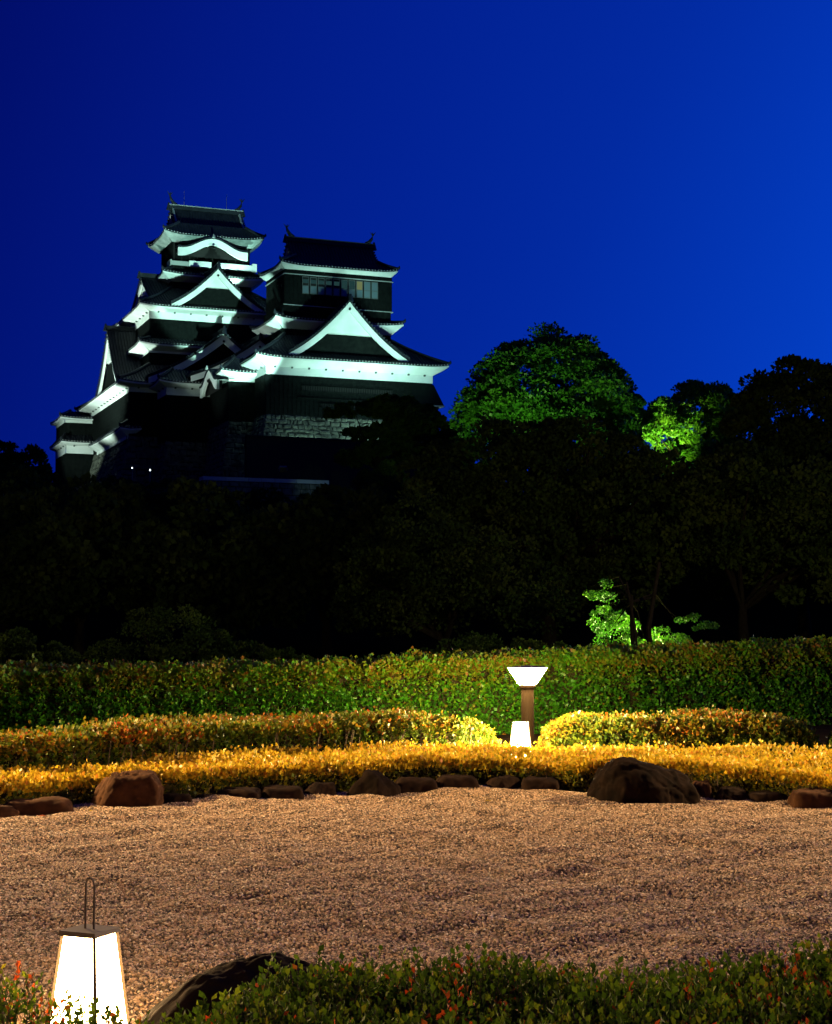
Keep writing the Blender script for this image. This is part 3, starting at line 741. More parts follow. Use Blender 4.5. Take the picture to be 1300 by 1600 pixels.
    for e, aa in enumerate((a0, a1)):
        if not ends[e]: continue
        dr = 1 if e == 0 else -1
        m = MB()
        m.tube([Pt(aa - dr * .16, 0, zr - .25), Pt(aa - dr * .16, 0, zr + ridge_h + .35)], [.34, .10], 6)
        m.build('ridge_end_tile', M['tile'], g)
        if shachi:
            h = shachi; m = MB()
            pts = [Pt(aa + dr * .9, 0, zr + ridge_h + .15), Pt(aa + dr * .45, 0, zr + ridge_h + .3), Pt(aa + dr * .12, 0, zr + ridge_h + .3 + h * .35), Pt(aa - dr * .02, 0, zr + ridge_h + .3 + h * .7), Pt(aa + dr * .06, 0, zr + ridge_h + .3 + h)]
            m.tube(pts, [.16, .24, .18, .10, .04], 6)
            m.tube([pts[3], pts[3] + (Pt(aa - dr * .35, 0, 0) - Pt(aa, 0, 0)) + Vector((0, 0, h * .35))], [.10, .02], 5)
            m.tube([pts[3], pts[3] + (Pt(aa + dr * .35, 0, 0) - Pt(aa, 0, 0)) + Vector((0, 0, h * .30))], [.10, .02], 5)
            m.build('fish_ornament', M['tile'], g)
    return g

def bell_gable(parent, axis, a0, a1, bc, hw, z0, h, board, name='curved_gable'):
    """undulating karahafu gable; ridge along axis from a0 (front) to a1"""
    def Pt(a, b, z): return Vector((a, bc + b, z)) if axis == 'u' else Vector((bc + b, a, z))
    def cz(x): return z0 + h * (math.cos(math.pi * min(1, abs(x) * 1.12)) * 0.5 + 0.5) - 0.12 * h * max(0, abs(x) - 0.8) * 5 * 0
    xs_ = np.linspace(-1, 1, 29)
    m = MB()
    A = [Pt(a0, x * hw, cz(x)) for x in xs_]; B = [Pt(a1, x * hw, cz(x) + 0.15) for x in xs_]
    m.grid([A, B]); m.grid([[p + Vector((0, 0, .2)) for p in A], [p + Vector((0, 0, .2)) for p in B]]); m.grid([A, [p + Vector((0, 0, .2)) for p in A]])
    g = m.build(name, M['tile'], parent)
    d = 1 if a1 > a0 else -1
    m = MB(); f0 = [Pt(a0 + d * .1, x * hw, cz(x) - 0.02) for x in xs_]; f1 = [Pt(a0 + d * .1, x * hw, cz(x) - board * (0.85 + 0.25 * abs(x))) for x in xs_]
    b0 = [p + (Pt(d * .25, 0, 0) - Pt(0, 0, 0)) for p in f0]; b1 = [p + (Pt(d * .25, 0, 0) - Pt(0, 0, 0)) for p in f1]
    m.grid([f0, f1]); m.grid([b0, b1]); m.grid([f1, b1]); m.build('barge_board', M['plaster'], g)
    m = MB(); m.grid([[Pt(a0 + d * .7, x * hw * .96, cz(x) - .05) for x in xs_], [Pt(a0 + d * .7, x * hw * .96, z0 - board) for x in xs_]]); m.build('gable_wall', M['timber'], g)
    m = MB()
    top = cz(0) - board
    m.tube([Pt(a0 + d * .08, -.5, top), Pt(a0 + d * .08, 0, top - .25), Pt(a0 + d * .08, .5, top)], [.06, .16, .06], 5)
    m.build('carved_pendant', M['timber'], g)
    m = MB(); m.tube([Pt(a0 - d * .1, 0, cz(0) + .1), Pt(a0 - d * .1, 0, cz(0) + .55)], [.24, .05], 6); m.build('ridge_end_tile', M['tile_end'], g)
    return g

def stone_base(parent, rect, zt, zb, flare=0.30, faces='FL', size=(0.75, 0.55), seed=1, vmax=None, name='stone_base'):
    """battered stone footing: body plus uneven blocks"""
    u0, u1, v0, v1 = rect; D = zt - zb
    def off(z): d = zt - z; return flare * d * 0.55 + 0.035 * flare * d * d
    rnd_ = random.Random(seed)
    m = MB(); rows = []
    zs = np.linspace(zt, zb, 9)
    for z in zs:
        o_ = off(z)
        rows.append([(u0 - o_, v1 + o_, z), (u0 - o_, v0 - o_, z), (u1 + o_, v0 - o_, z), (u1 + o_, v1 + o_, z), (u0 - o_, v1 + o_, z)])
    m.grid(rows); m.poly([(u0, v0, zt), (u1, v0, zt), (u1, v1, zt), (u0, v1, zt)])
    b = m.build(name, M['joint'], parent)
    m = MB()
    for f in faces:
        z = zt
        while z > zb + 0.2:
            hrow = size[1] * rnd_.uniform(0.75, 1.3); z2 = max(zb, z - hrow)
            oa, ob = off(z), off(z2)
            if f == 'F': lo, hi = u0 - ob, u1 + ob
            else: lo, hi = v0 - ob, min(v1, vmax or v1)
            c = lo
            while c < hi:
                w = size[0] * rnd_.uniform(0.4, 1.5); c2 = min(hi, c + w)
                g = 0.03; bl = rnd_.uniform(0.05, 0.16)
                j = lambda: rnd_.uniform(-0.07, 0.07)
                q1, q2, q3, q4 = (rnd_.uniform(-.13, .13) for _ in range(4)); h1, h2 = rnd_.uniform(-.1, .1), rnd_.uniform(-.1, .1)
                c_in = [(c + g + h1, z - g + q1), (c2 - g + h2, z - g + q2), (c2 - g - h1, z2 + g + q3), (c + g - h2, z2 + g + q4)]
                o4 = [off(q[1]) for q in c_in]
                inn = [(c + g + .08 + 1.4 * abs(j()), z - g - .07 - abs(j())), (c2 - g - .10 - abs(j()), z - g - .07 - abs(j())), (c2 - g - .10 - abs(j()), z2 + g + .07 + abs(j())), (c + g + .10 + abs(j()), z2 + g + .07 + abs(j()))]
                def P_(cc, zz, o_): return (cc, v0 - o_, zz) if f == 'F' else (u0 - o_, cc, zz)
                vs = [P_(cc, zz, off(zz) + 0.01) for cc, zz in c_in] + [P_(cc, zz, off(zz) + bl + j() * 0.5) for cc, zz in inn]
                m.add(vs, [(4, 5, 6, 7), (0, 1, 5, 4), (1, 2, 6, 5), (2, 3, 7, 6), (3, 0, 4, 7)])
                c = c2
            z = z2
    m.build('stone_blocks', M['castle_stone'], b, kind='stuff')
    return b

def slit(parent, u0, u1, v, z0, z1, bars=0.28):
    m = MB(); m.box(u0, u1, v - 0.09, v - 0.03, z0, z1); f = m.build('slit_window', M['timber'], parent)
    m = MB()
    m.box(u0 - .08, u1 + .08, v - .14, v - .05, z0 - .1, z0); m.box(u0 - .08, u1 + .08, v - .14, v - .05, z1, z1 + .08); m.build('frame', M['board'], f)
    m = MB()
    for u in np.arange(u0 + bars / 2, u1, bars): m.box(u - .045, u + .045, v - .13, v - .09, z0, z1)
    m.build('bars', M['board'], f)
    return f

# ------------------------------------------------------------------ small keep (right)
SK = castle_thing('small_keep', 'smaller castle keep on the right with big white front gable and dim lit windows', 'castle keep')
wing = (0.0, 19.56, 0.0, 15.5)
walls(SK, wing, 24.95, 29.4)
stone_base(SK, (0.05, 19.5, 0.05, 15.0), 24.95, 15.0, 0.36, 'FL', seed=3)
tower = (3.3, 16.0, 4.0, 11.3)
skirt(SK, wing, 1.45, 29.35, 0.85, 30.85, (3.3, 16.0, 4.0, 11.3), 34.6, lift=0.25)
gable(SK, 'v', -0.75, 4.2, 9.45, 7.1, 31.9, 38.1, white_z=34.25, board=0.85, wall_in=1.0, bot=32.3, ridge_h=0.25)
mid = (3.0, 16.0, 3.9, 11.4)
walls(SK, mid, 33.0, 38.0)
skirt(SK, (3.05, 16.0, 3.95, 11.35), 1.15, 35.2, 0.05, 36.0, (3.3, 15.7, 4.2, 11.1), 36.75, lift=0.3)
walls(SK, (3.3, 15.75, 4.2, 11.1), 36.7, 38.0)
walls(SK, (3.25, 16.15, 3.95, 11.2), 38.02, 42.0, name='top_storey_wall')
for z in (37.93, 41.45):
    m = MB(); m.box(3.13, 16.27, 3.83, 11.3, z, z + .09); m.build('ledge', M['ledge'], SK)
skirt(SK, (3.3, 16.0, 4.0, 11.2), 0.65, 42.02, 0.0, 42.3, (4.9, 14.8, 5.1, 10.1), 43.9, lift=0.3, th=0.26)
gable(SK, 'u', 4.6, 15.1, 7.6, 2.75, 43.35, 46.2, white_z=44.5, ends=(True, True), shachi=1.2, board=0.45, ridge_h=0.35, wall_in=0.5, bot=43.4, name='top_roof')
# top-storey windows
k = 0
for u in np.arange(5.3, 14.4, 0.92):
    w0, w1 = u, u + 0.80
    m = MB(); m.box(w0, w1, 3.84, 3.9, 39.35, 41.3); f = m.build('window', M['timber'], SK)
    m = MB()
    for (a, b_, c, d) in ((w0, w0 + .07, 39.35, 41.3), (w1 - .07, w1, 39.35, 41.3), (w0 + .07, w1 - .07, 39.35, 39.43), (w0 + .07, w1 - .07, 41.22, 41.3), (w0 + .07, w1 - .07, 40.2, 40.28)):
        m.box(a, b_, 3.76, 3.84, c, d)
    m.build('frame', M['window_frame'], f)
    upper = M['lit_warm'] if 7 <= k <= 7 else (M['lit_blue'] if k not in (8, 9) else M['glass'])
    m = MB(); m.box(w0 + .07, w1 - .07, 3.80, 3.835, 40.55 if k < 5 else 40.28, 41.0 if k < 5 else 41.22); m.build('pane', upper, f)
    m = MB(); m.box(w0 + .07, w1 - .07, 3.80, 3.835, 39.43, 40.2); m.build('pane', M['glass'], f)
    k += 1
slit(SK, 4.1, 14.7, 0.0, 27.75, 28.25); slit(SK, 6.3, 13.0, 0.0, 26.0, 26.35)
for zz in (26.9,):
    m = MB(); m.box(3.6, 15.4, -0.14, -0.03, zz, zz + .07); m.build('ledge', M['board'], SK)
# flared stone-dropping bay at the right corner
m = MB(); m.add([(16.9, -0.06, 29.2), (19.7, -0.06, 29.2), (20.6, -0.95, 26.75), (16.9, -0.95, 26.75), (19.7, 2.0, 29.2), (20.6, 2.4, 26.75), (16.9, 0, 26.75)],
                [(0, 3, 2, 1), (1, 2, 5, 4), (3, 6, 5, 2), (0, 6, 3)])
m.build('stone_drop_bay', M['board'], SK)
m = MB(); m.box(16.85, 20.65, -1.0, -0.85, 26.62, 26.75); m.box(20.55, 20.68, -0.85, 2.4, 26.62, 26.75); m.build('bay_sill', M['ledge'], SK)
m = MB(); m.tube([(3.0 - .25, 2.6, 36.3), (3.0 - .45, 2.2, 36.75), (2.6, 2.3, 37.3)], [.12, .09, .02], 5); m.build('corner_finial', M['tile'], SK)

# ------------------------------------------------------------------ great keep (left, behind)
GK = castle_thing('great_keep', 'tallest castle keep at the left with stacked white eaves and gables', 'castle keep')
first = (-11.4, 8.0, 17.0, 43.0)
walls(GK, first, 24.0, 29.2)
stone_base(GK, (-11.3, 8.0, 17.1, 43.0), 24.0, 15.0, 0.36, 'FL', seed=8, size=(0.9, 0.65))
mainr = (-8.5, 8.0, 20.0, 37.2)
skirt(GK, first, 1.55, 29.1, 0.55, 29.85, mainr, 32.9, lift=0.25)
walls(GK, mainr, 31.0, 38.5, batten=0.55)
skirt(GK, (-8.55, 8.0, 19.95, 37.2), 1.5, 34.35, 0.25, 35.0, (-8.5, 8.0, 20.0, 37.2), 36.1, lift=0.3)
topl = (-4.6, 5.6, 26.0, 33.0)
skirt(GK, (-8.52, 8.0, 19.98, 37.2), 1.5, 38.45, 0.85, 39.55, topl, 43.6, lift=0.3)
gable(GK, 'v', 18.7, 26.2, -0.55, 5.75, 40.35, 45.0, white_z=42.55, board=0.8, wall_in=0.9, bot=40.7, ridge_h=0.3)
gable(GK, 'u', -7.9, -3.5, 28.6, 8.2, 40.6, 45.3, white_z=42.8, board=0.7, wall_in=0.8, bot=40.8, ridge_h=0.3)
gable(GK, 'u', -12.0, -8.4, 28.5, 6.9, 31.0, 38.4, white_z=34.5, board=0.85, wall_in=0.8, bot=31.2, ridge_h=0.3)
gable(GK, 'v', 15.2, 20.1, -0.7, 9.0, 30.9, 36.5, white_z=None, board=0.9, wall_in=0.9, bot=31.5, ridge_h=0.35)
walls(GK, (-4.6, 5.6, 26.0, 33.0), 42.5, 45.0)
skirt(GK, (-4.6, 5.6, 26.0, 33.0), 1.35, 44.4, 0.0, 44.95, (-4.4, 5.4, 26.2, 32.8), 46.1, lift=0.25)
walls(GK, (-4.4, 5.4, 26.2, 32.8), 44.9, 49.6, name='top_storey_wall')
for (a, b_) in ((-2.55, 0.25), (1.0, 5.5)):
    m = MB(); m.box(a, b_, 25.35, 25.5, 46.35, 47.05); m.box(a, b_, 25.5, 26.2, 46.35, 46.45); m.build('balcony_wall', M['plaster'], GK)
m = MB(); m.box(-4.9, -4.75, 25.4, 27.4, 46.35, 47.05); m.box(-4.75, -2.57, 25.42, 25.5, 46.35, 46.9); m.build('balcony_wall', M['ledge'], GK)
m = MB(); m.box(5.52, 6.1, 25.4, 26.4, 46.3, 47.3); m.build('balcony_post', M['plaster'], GK)
for u in np.arange(-4.3, 5.4, 0.98):
    m = MB(); m.box(u - .06, u + .06, 26.02, 26.18, 46.2, 49.5); m.build('post', M['timber'], GK)
skirt(GK, (-4.6, 5.6, 26.0, 33.0), 1.25, 49.35, 0.0, 49.95, (-3.6, 4.9, 26.6, 32.4), 52.0, lift=0.45, th=0.26, soffit='shaded_eave')
gable(GK, 'u', -4.1, 5.2, 29.5, 3.1, 51.4, 54.5, white_z=52.6, ends=(True, True), shachi=1.4, board=0.55, ridge_h=0.35, wall_in=0.45, bot=51.4, name='top_roof', ridge_mat='tile_end')
bell_gable(GK, 'v', 24.2, 26.0, 0.2, 4.4, 48.4, 1.35, 0.95)
for u in (-2.3, 3.2):
    m = MB(); m.tube([(u, 29.5, 55.0), (u, 29.5, 56.9)], [.03, .015], 4); m.build('lightning_rod', M['steel'], GK)
slit(GK, -6.5, -3.0, 26.0 - 6.0, 36.6, 37.1) if False else None
slit(GK, -3.6, -1.9, 26.0, 43.6, 44.1)
# low roof along the foot of the left face
skirt(GK, (-11.6, -11.0, 17.4, 36.0), 0.95, 23.6, 0.35, 24.5, (-11.5, -11.0, 17.6, 36.0), 25.7, lift=0.2, sides='FL', name='lower_roof')

# ------------------------------------------------------------------ connecting wings
CW = castle_thing('connecting_wing', 'dark low wing with white eave between the two castle keeps', 'castle wing')
rb = (-8.1, -3.0, 12.5, 17.3)
walls(CW, rb, 23.0, 28.4)
skirt(CW, rb, 1.15, 28.3, 0.85, 29.45, (-7.0, -3.2, 14.5, 17.1), 31.6, lift=0.3, sides='FL')
rc = (-3.0, 0.2, 4.3, 14.0)
walls(CW, rc, 24.6, 29.2)
skirt(CW, rc, 1.1, 29.0, 0.35, 29.7, (-1.8, 0.2, 6.5, 14.0), 32.0, lift=0.2, sides='FL')
bell_gable(CW, 'u', -4.5, -2.4, 7.8, 3.9, 29.1, 1.5, 1.0)
gable(CW, 'v', 10.6, 17.0, 2.4, 8.2, 30.6, 35.2, white_z=None, board=0.8, wall_in=0.9, bot=31, ridge_h=0.3)
stone_base(CW, (-2.95, 0.1, 4.35, 14), 24.6, 14.8, 0.20, 'FL', seed=12)
stone_base(CW, (-8.0, -3.0, 12.6, 17.0), 23.0, 14.8, 0.20, 'FL', seed=13)

# ------------------------------------------------------------------ far left corner turret
TU = castle_thing('corner_turret', 'small two-tier turret at the far left foot of the great keep', 'turret')
walls(TU, (-14.9, -10.3, 41.0, 48.0), 25.5, 28.4)
skirt(TU, (-14.9, -10.3, 41.0, 48.0), 0.7, 28.2, 0.35, 28.55, (-13.8, -11.0, 43.5, 46), 30.0, lift=0.15, sides='FL')
walls(TU, (-14.9, -9.6, 39.8, 48.0), 20.0, 24.2)
skirt(TU, (-14.9, -9.6, 39.8, 48.0), 0.75, 24.1, 1.0, 25.3, (-14.9, -10.3, 41.0, 48.0), 26.6, lift=0.15, sides='FL')
stone_base(TU, (-14.9, -9.6, 39.8, 48.0), 20.0, 14.5, 0.25, 'FL', seed=15)

# outer terrace wall with pale coping
def terrace_wall(a, b, zt, zb, label, th=1.2, seed=1):
    a = Vector(a); b = Vector(b); L = (b - a).length; ang = math.atan2((b - a).y, (b - a).x)
    t = empty('terrace_wall', (a.x, a.y, 0), ang, label, 'wall')
    m = MB(); m.box(0, L, 0, th, zb, zt - 0.35); m.build('wall_body', M['joint'], t)
    m = MB(); x = 0; rn = random.Random(seed)
    while x < L:
        w = rn.uniform(1.2, 2.2); m.box(x + .02, min(L, x + w) - .02, -0.12, th + .12, zt - .35, zt); x += w
    m.build('coping_stones', M['ledge'], t)
    m = MB(); z = zt - 0.37
    while z > zb + .2:
        h = rn.uniform(.45, .7); x = 0
        while x < L:
            w = rn.uniform(.5, 1.1); x2 = min(L, x + w); d = rn.uniform(.04, .12)
            m.add([(x + .02, -.01, z - .02), (x2 - .02, -.01, z - .02), (x2 - .02, -.01, z - h + .02), (x + .02, -.01, z - h + .02), (x + .1, -d, z - .1), (x2 - .1, -d, z - .09), (x2 - .11, -d, z - h + .1), (x + .12, -d, z - h + .09)],
                  [(4, 5, 6, 7), (0, 1, 5, 4), (1, 2, 6, 5), (2, 3, 7, 6), (3, 0, 4, 7)])
            x = x2
        z -= h
    m.build('stone_blocks', M['castle_stone'], t, kind='stuff')
    return t
terrace_wall((-19.5, 148.5), (-8.2, 152.9), 15.55, 11.0, 'low dark stone terrace wall with pale coping below the keeps', seed=2)
terrace_wall((3.0, 118), (40.0, 124.0), 10.9, 7.5, 'long terrace wall glimpsed through the trees on the right', seed=4)

# ------------------------------------------------------------------ trees
def crown_points(lobes, nclump, nleaf, cr=0.16, seed=0, low=-0.5):
    """leaf clumps spread through ellipsoid lobes -> points, normals"""
    g = np.random.default_rng(seed)
    P = []; N = []; T = []; vol = np.array([a[3] * a[4] * a[5] for a in lobes]) ** (2 / 3); vol = vol / vol.sum()
    for (x, y, z, rx, ry, rz), f in zip(lobes, vol):
        k = max(3, int(nclump * f)); nl = int(nleaf * f)
        d = norm(g.normal(0, 1, (k, 3))); d = d[d[:, 2] > low] if (d[:, 2] > low).any() else d; k = len(d)
        rr_ = g.uniform(0.62, 0.98, k) ** 0.7 * (1 + 0.06 * np.sin(d[:, 0] * 7 + d[:, 2] * 5 + seed))
        C_ = np.array([x, y, z]) + d * rr_[:, None] * np.array([rx, ry, rz])
        cr_ = cr * min(rx, rz) * g.uniform(0.6, 1.5, k); tc = g.uniform(0, 1, k)
        idx = g.integers(0, k, nl)
        dd = norm(g.normal(0, 1, (nl, 3)) + d[idx] * 0.5 + np.array([0, 0, 0.35]))
        rad = g.uniform(0.55, 1.05, nl)
        P.append(C_[idx] + dd * (cr_[idx] * rad)[:, None] * np.array([1.25, 1.25, 0.75])); N.append(dd); T.append(np.clip(tc[idx] * 0.7 + g.uniform(0, 0.3, nl), 0, 1))
    return np.concatenate(P), np.concatenate(N), np.concatenate(T)

def tree(name, loc, lobes, nclump, nleaf, size, leaf, label, cat='tree', group=None, trunk_r=0.3, cr=0.16, seed=0, low=-0.5, lean=0.0, trunk_h=None, up=0.1, rz=0.0, nbr=9):
    t = empty(name, loc, rz, label, cat, group)
    P, N, T = crown_points(lobes, nclump, nleaf, cr, seed, low)
    leaves('crown', P, N, size, leaf, t, spread=0.55, up=up, aspect=0.42, tint=T)
    rn = random.Random(seed + 5)
    zc = min(l_[2] - l_[5] * 0.5 for l_ in lobes); th = trunk_h or max(1.0, zc)
    m = MB(); top = Vector((lean, 0, th))
    m.tube([(0, 0, -0.3), (0.05, 0, th * 0.3), (lean * .6, 0.05, th * 0.7), top], [trunk_r * 1.35, trunk_r, trunk_r * .85, trunk_r * .7], 8, cap=False)
    tr = m.build('trunk', M['bark'], t, smooth=True)
    for k in range(nbr):
        l_ = lobes[k % len(lobes)]; a = rn.uniform(0, 6.28); e = rn.uniform(-0.2, 0.85)
        tip = Vector((l_[0] + math.cos(a) * l_[3] * 0.8 * math.cos(e), l_[1] + math.sin(a) * l_[4] * 0.8 * math.cos(e), l_[2] + l_[5] * 0.8 * math.sin(e)))
        mid_ = top.lerp(tip, 0.45) + Vector((rn.uniform(-.3, .3), rn.uniform(-.3, .3), rn.uniform(-.1, .5)))
        m = MB(); m.tube([top - Vector((0, 0, .2)), mid_, tip], [trunk_r * .5, trunk_r * .3, trunk_r * .07], 5, cap=False); m.build('limb', M['bark'], tr)
    return t
gzf = lambda x, y: float(ground_z(x, y))
def gl(x, y): return (x, y, gzf(x, y))
def lobes_at(x, y, L): z0 = gzf(x, y); return [(a - x, b - y, c - z0, d, e, f) for a, b, c, d, e, f in L]

# floodlit dome tree
x, y = 9.3, 110
tree('camphor_tree', gl(x, y), lobes_at(x, y, [(9.2, 110, 16.6, 5.3, 5.0, 4.8), (13.4, 110, 15.5, 2.5, 3, 2.4), (5.5, 109.5, 16.0, 2.6, 3, 2.4), (10.0, 109, 14.6, 5.2, 4, 2.8)]), 640, 110000, 0.20, M['leaf_tree'],
     'round domed tree floodlit dark green on the skyline right of the castle', seed=3, trunk_r=0.5, cr=0.17)
# second lit tree
x, y = 16.8, 96
tree('maple_tree', gl(x, y), lobes_at(x, y, [(16.9, 97, 14.1, 2.8, 2.5, 2.1), (14.9, 95, 13.1, 1.6, 1.5, 2.0), (19.2, 97.5, 13.4, 2.2, 2, 2.0), (16.8, 96, 11.6, 2.6, 2, 1.6)]), 360, 42000, 0.155, M['leaf_bright'],
     'spreading tree lit bright yellow-green on its left side', seed=6, trunk_r=0.22, cr=0.22, low=-0.3, nbr=16, trunk_h=3.0)
x, y = 17.5, 106
tree('broadleaf_tree', gl(x, y), lobes_at(x, y, [(17.5, 106, 11.6, 3.2, 2.2, 1.9), (20.5, 106.5, 11.8, 2.4, 2.2, 2.0), (14.8, 105, 11.0, 2.0, 2.2, 1.6)]), 190, 18000, 0.22, M['leaf_tree'],
     'pale grey-green lit foliage glimpsed under the branches of the yellow-green tree', seed=77, trunk_r=0.2, cr=0.22)
x, y = -34.5, 130
tree('broadleaf_tree', gl(x, y), lobes_at(x, y, [(-35.5, 130, 13.6, 4.5, 3, 3.6), (-31.0, 130, 13.2, 2.6, 3, 2.6)]), 160, 18000, 0.26, M['leaf_dark'],
     'black tree on the skyline at the left edge of the picture', seed=78, trunk_r=0.3, cr=0.18)
x, y = 14.6, 88
tree('broadleaf_tree', gl(x, y), lobes_at(x, y, [(14.0, 88, 6.4, 2.4, 2, 2.0), (17.0, 88, 6.6, 2.2, 2, 1.8)]), 130, 12000, 0.2, M['leaf_dark'],
     'dark tree standing below the yellow-green lit tree', seed=81, trunk_r=0.2, cr=0.24)
# dark trees at the right edge
x, y = 16.6, 70
tree('broadleaf_tree', gl(x, y), lobes_at(x, y, [(16.3, 70, 10.3, 2.6, 2.6, 2.7), (19, 71, 10.4, 2.6, 2.6, 2.9), (16, 69.5, 6.5, 3.4, 3, 3.4), (14.2, 70, 4.5, 2.5, 2.5, 3.0)]), 420, 56000, 0.17, M['leaf_dark'],
     'tall black-green tree with a knobbly crown at the right edge', seed=9, trunk_r=0.3, cr=0.22)
x, y = 12.0, 60
tree('broadleaf_tree', gl(x, y), lobes_at(x, y, [(12.4, 60, 5.3, 2.8, 2.6, 3.0), (14.6, 60, 4.0, 2.4, 2.6, 3.0), (10.3, 61, 4.9, 2.0, 2.2, 2.6), (16.5, 60, 4.5, 2.6, 2, 3.5)]), 240, 30000, 0.15, M['leaf_dark'],
     'black tree below the lit maple, between the dark mass and the right edge', seed=19, trunk_r=0.22, cr=0.22)
# big dark mass in front of the dome tree
x, y = 5.0, 62
tree('broadleaf_tree', gl(x, y), lobes_at(x, y, [(3.3, 62, 7.4, 2.7, 2.6, 2.2), (5.8, 62, 6.9, 2.7, 2.6, 2.6), (8.3, 62, 6.2, 2.4, 2.4, 2.4), (0.9, 62, 5.2, 2.3, 2.4, 2.6), (3.6, 61.5, 4.0, 3.4, 2.6, 3.0), (7.0, 61.5, 3.6, 2.8, 2.4, 2.6)]), 420, 60000, 0.15, M['leaf_dark'],
     'large dark spreading tree in front of the floodlit dome tree', seed=12, trunk_r=0.35, cr=0.2)
x, y = 1.0, 56
tree('broadleaf_tree', gl(x, y), lobes_at(x, y, [(0.0, 56, 3.3, 2.2, 2, 2.6), (2.6, 56, 2.6, 2.4, 2, 2.2), (-0.9, 56, 2.2, 1.8, 2, 1.8)]), 200, 24000, 0.12, M['leaf_dark'],
     'low dark tree under the left side of the large spreading tree', seed=15, trunk_r=0.2, cr=0.22)
# pine before the small keep's footing
x, y = -3.2, 141
tree('pine_tree', gl(x, y), lobes_at(x, y, [(-5.3, 141, 20.4, 2.6, 2, 0.8), (-2.2, 141, 20.9, 2.4, 2, 0.9), (0.0, 141, 19.8, 2.6, 2, 1.1), (-3.2, 141, 18.4, 2.9, 2, 0.9), (1.8, 141, 17.8, 3.4, 2, 1.7), (-2.4, 140.5, 16.4, 4.2, 2.5, 1.4)]), 420, 45000, 0.24, M['leaf_dark'],
     'layered dark pine standing before the stone footing of the small keep', cat='pine', seed=21, trunk_r=0.3, cr=0.28)
# tree lit from behind at the bottom
x, y = 6.6, 50
tree('maple_tree', gl(x, y), lobes_at(x, y, [(6.35, 51.5, 1.2, 0.55, 0.6, 0.85), (6.0, 51.5, 2.0, 0.5, 0.5, 0.6), (5.75, 51.3, 2.75, 0.45, 0.5, 0.35), (7.9, 52, 0.9, 1.0, 0.8, 0.6), (8.7, 51.2, 1.7, 0.8, 0.5, 0.25)]), 95, 9000, 0.055, M['leaf_bright'],
     'little tree with green floodlit leaves and two dark stems above the hedge', seed=24, trunk_r=0.07, cr=0.42, low=-0.9, trunk_h=2.6, nbr=10)
mt = bpy.data.objects['maple_tree.001']
m = MB(); m.tube([(0.55, -.4, -.2), (0.45, -.4, 1.6), (0.8, -.4, 3.6)], [.11, .08, .05], 7); m.tube([(0.0, -.4, -.2), (0.05, -.4, 1.4), (-0.2, -.4, 3.0)], [.08, .06, .03], 7); m.build('stem', M['bark'], mt)

# dark shrubs just behind the tall hedge, left
for i, (cx, cy, cz, rx, rz_, lab) in enumerate([(-7.0, 45, 0.7, 2.3, 1.35, 'big dim olive round shrub behind the left part of the tall hedge'), (-9.8, 41, 0.6, 1.3, 0.85, 'dim shrub at the left edge behind the tall hedge'), (-4.3, 46, 0.4, 1.5, 0.75, 'low dim shrub right of the big olive shrub'),
                                                   (2.2, 46, 0.3, 2.6, 1.0, 'wide dark shrub behind the bollard light')]):
    tree('round_shrub', (cx, cy, 0), [(0, 0, cz, rx, 1.6, rz_), (rx * .5, 0, cz * .7, rx * .6, 1.4, rz_ * .7)], 130, 13000, 0.07, M['leaf_dark'], lab, 'shrub', 'dim shrubs behind the tall hedge', seed=40 + i, trunk_r=0.08, cr=0.2, trunk_h=0.6, nbr=5)

# wooded slope below the castle: a few kinds of dark tree, copied
protos = []
for i in range(3):
    L = [(0, 0, 4.6, 3.2, 3.2, 2.6), (2.0, .4, 3.6, 2.2, 2.4, 2.2), (-2.1, -.3, 3.7, 2.3, 2.3, 2.1), (0.3 * i, -.8, 2.6, 3.2, 2.4, 2.3)]
    protos.append((L, 50 + i))
slope = [(-13.6, 66, 1.0), (-8.2, 64, .95), (-3.6, 66, .9), (-18, 72, 1.1), (-11, 80, 1.05), (-5.2, 84, 1.0), (-21, 92, 1.1), (-15.5, 97, 1.0), (-9.2, 100, 1.0), (-2.2, 96, 1.05), (-27.5, 112, 1.15), (-21, 118, 0.95), (-15, 120, .95), (-8.6, 122, .95),
         (-2.4, 122, 1.2), (3.6, 128, 1.2), (-31, 128, 1.35), (-35, 122, 1.5), (22.5, 84, 1.3), (20.5, 100, 1.3), (-25, 135, 0.7), (-18.8, 138, .5), (15.5, 88, 0.8), (6.5, 84, 1.1), (12.0, 80, 1.15), (19.5, 62, 1.1)]
first_ = {}
marks = ['at the foot of the slope', 'low on the slope', 'halfway up the slope', 'high on the slope', 'near the castle terrace']
def skyline_cap(px):   # how high the woodland may stand before it hides the keeps or the lit trees
    return float(np.interp(px, [-200, 0, 55, 100, 505, 540, 640, 700, 1010, 1060, 1150, 1300, 1500], [655, 680, 715, 736, 764, 720, 695, 668, 700, 752, 720, 600, 600]))
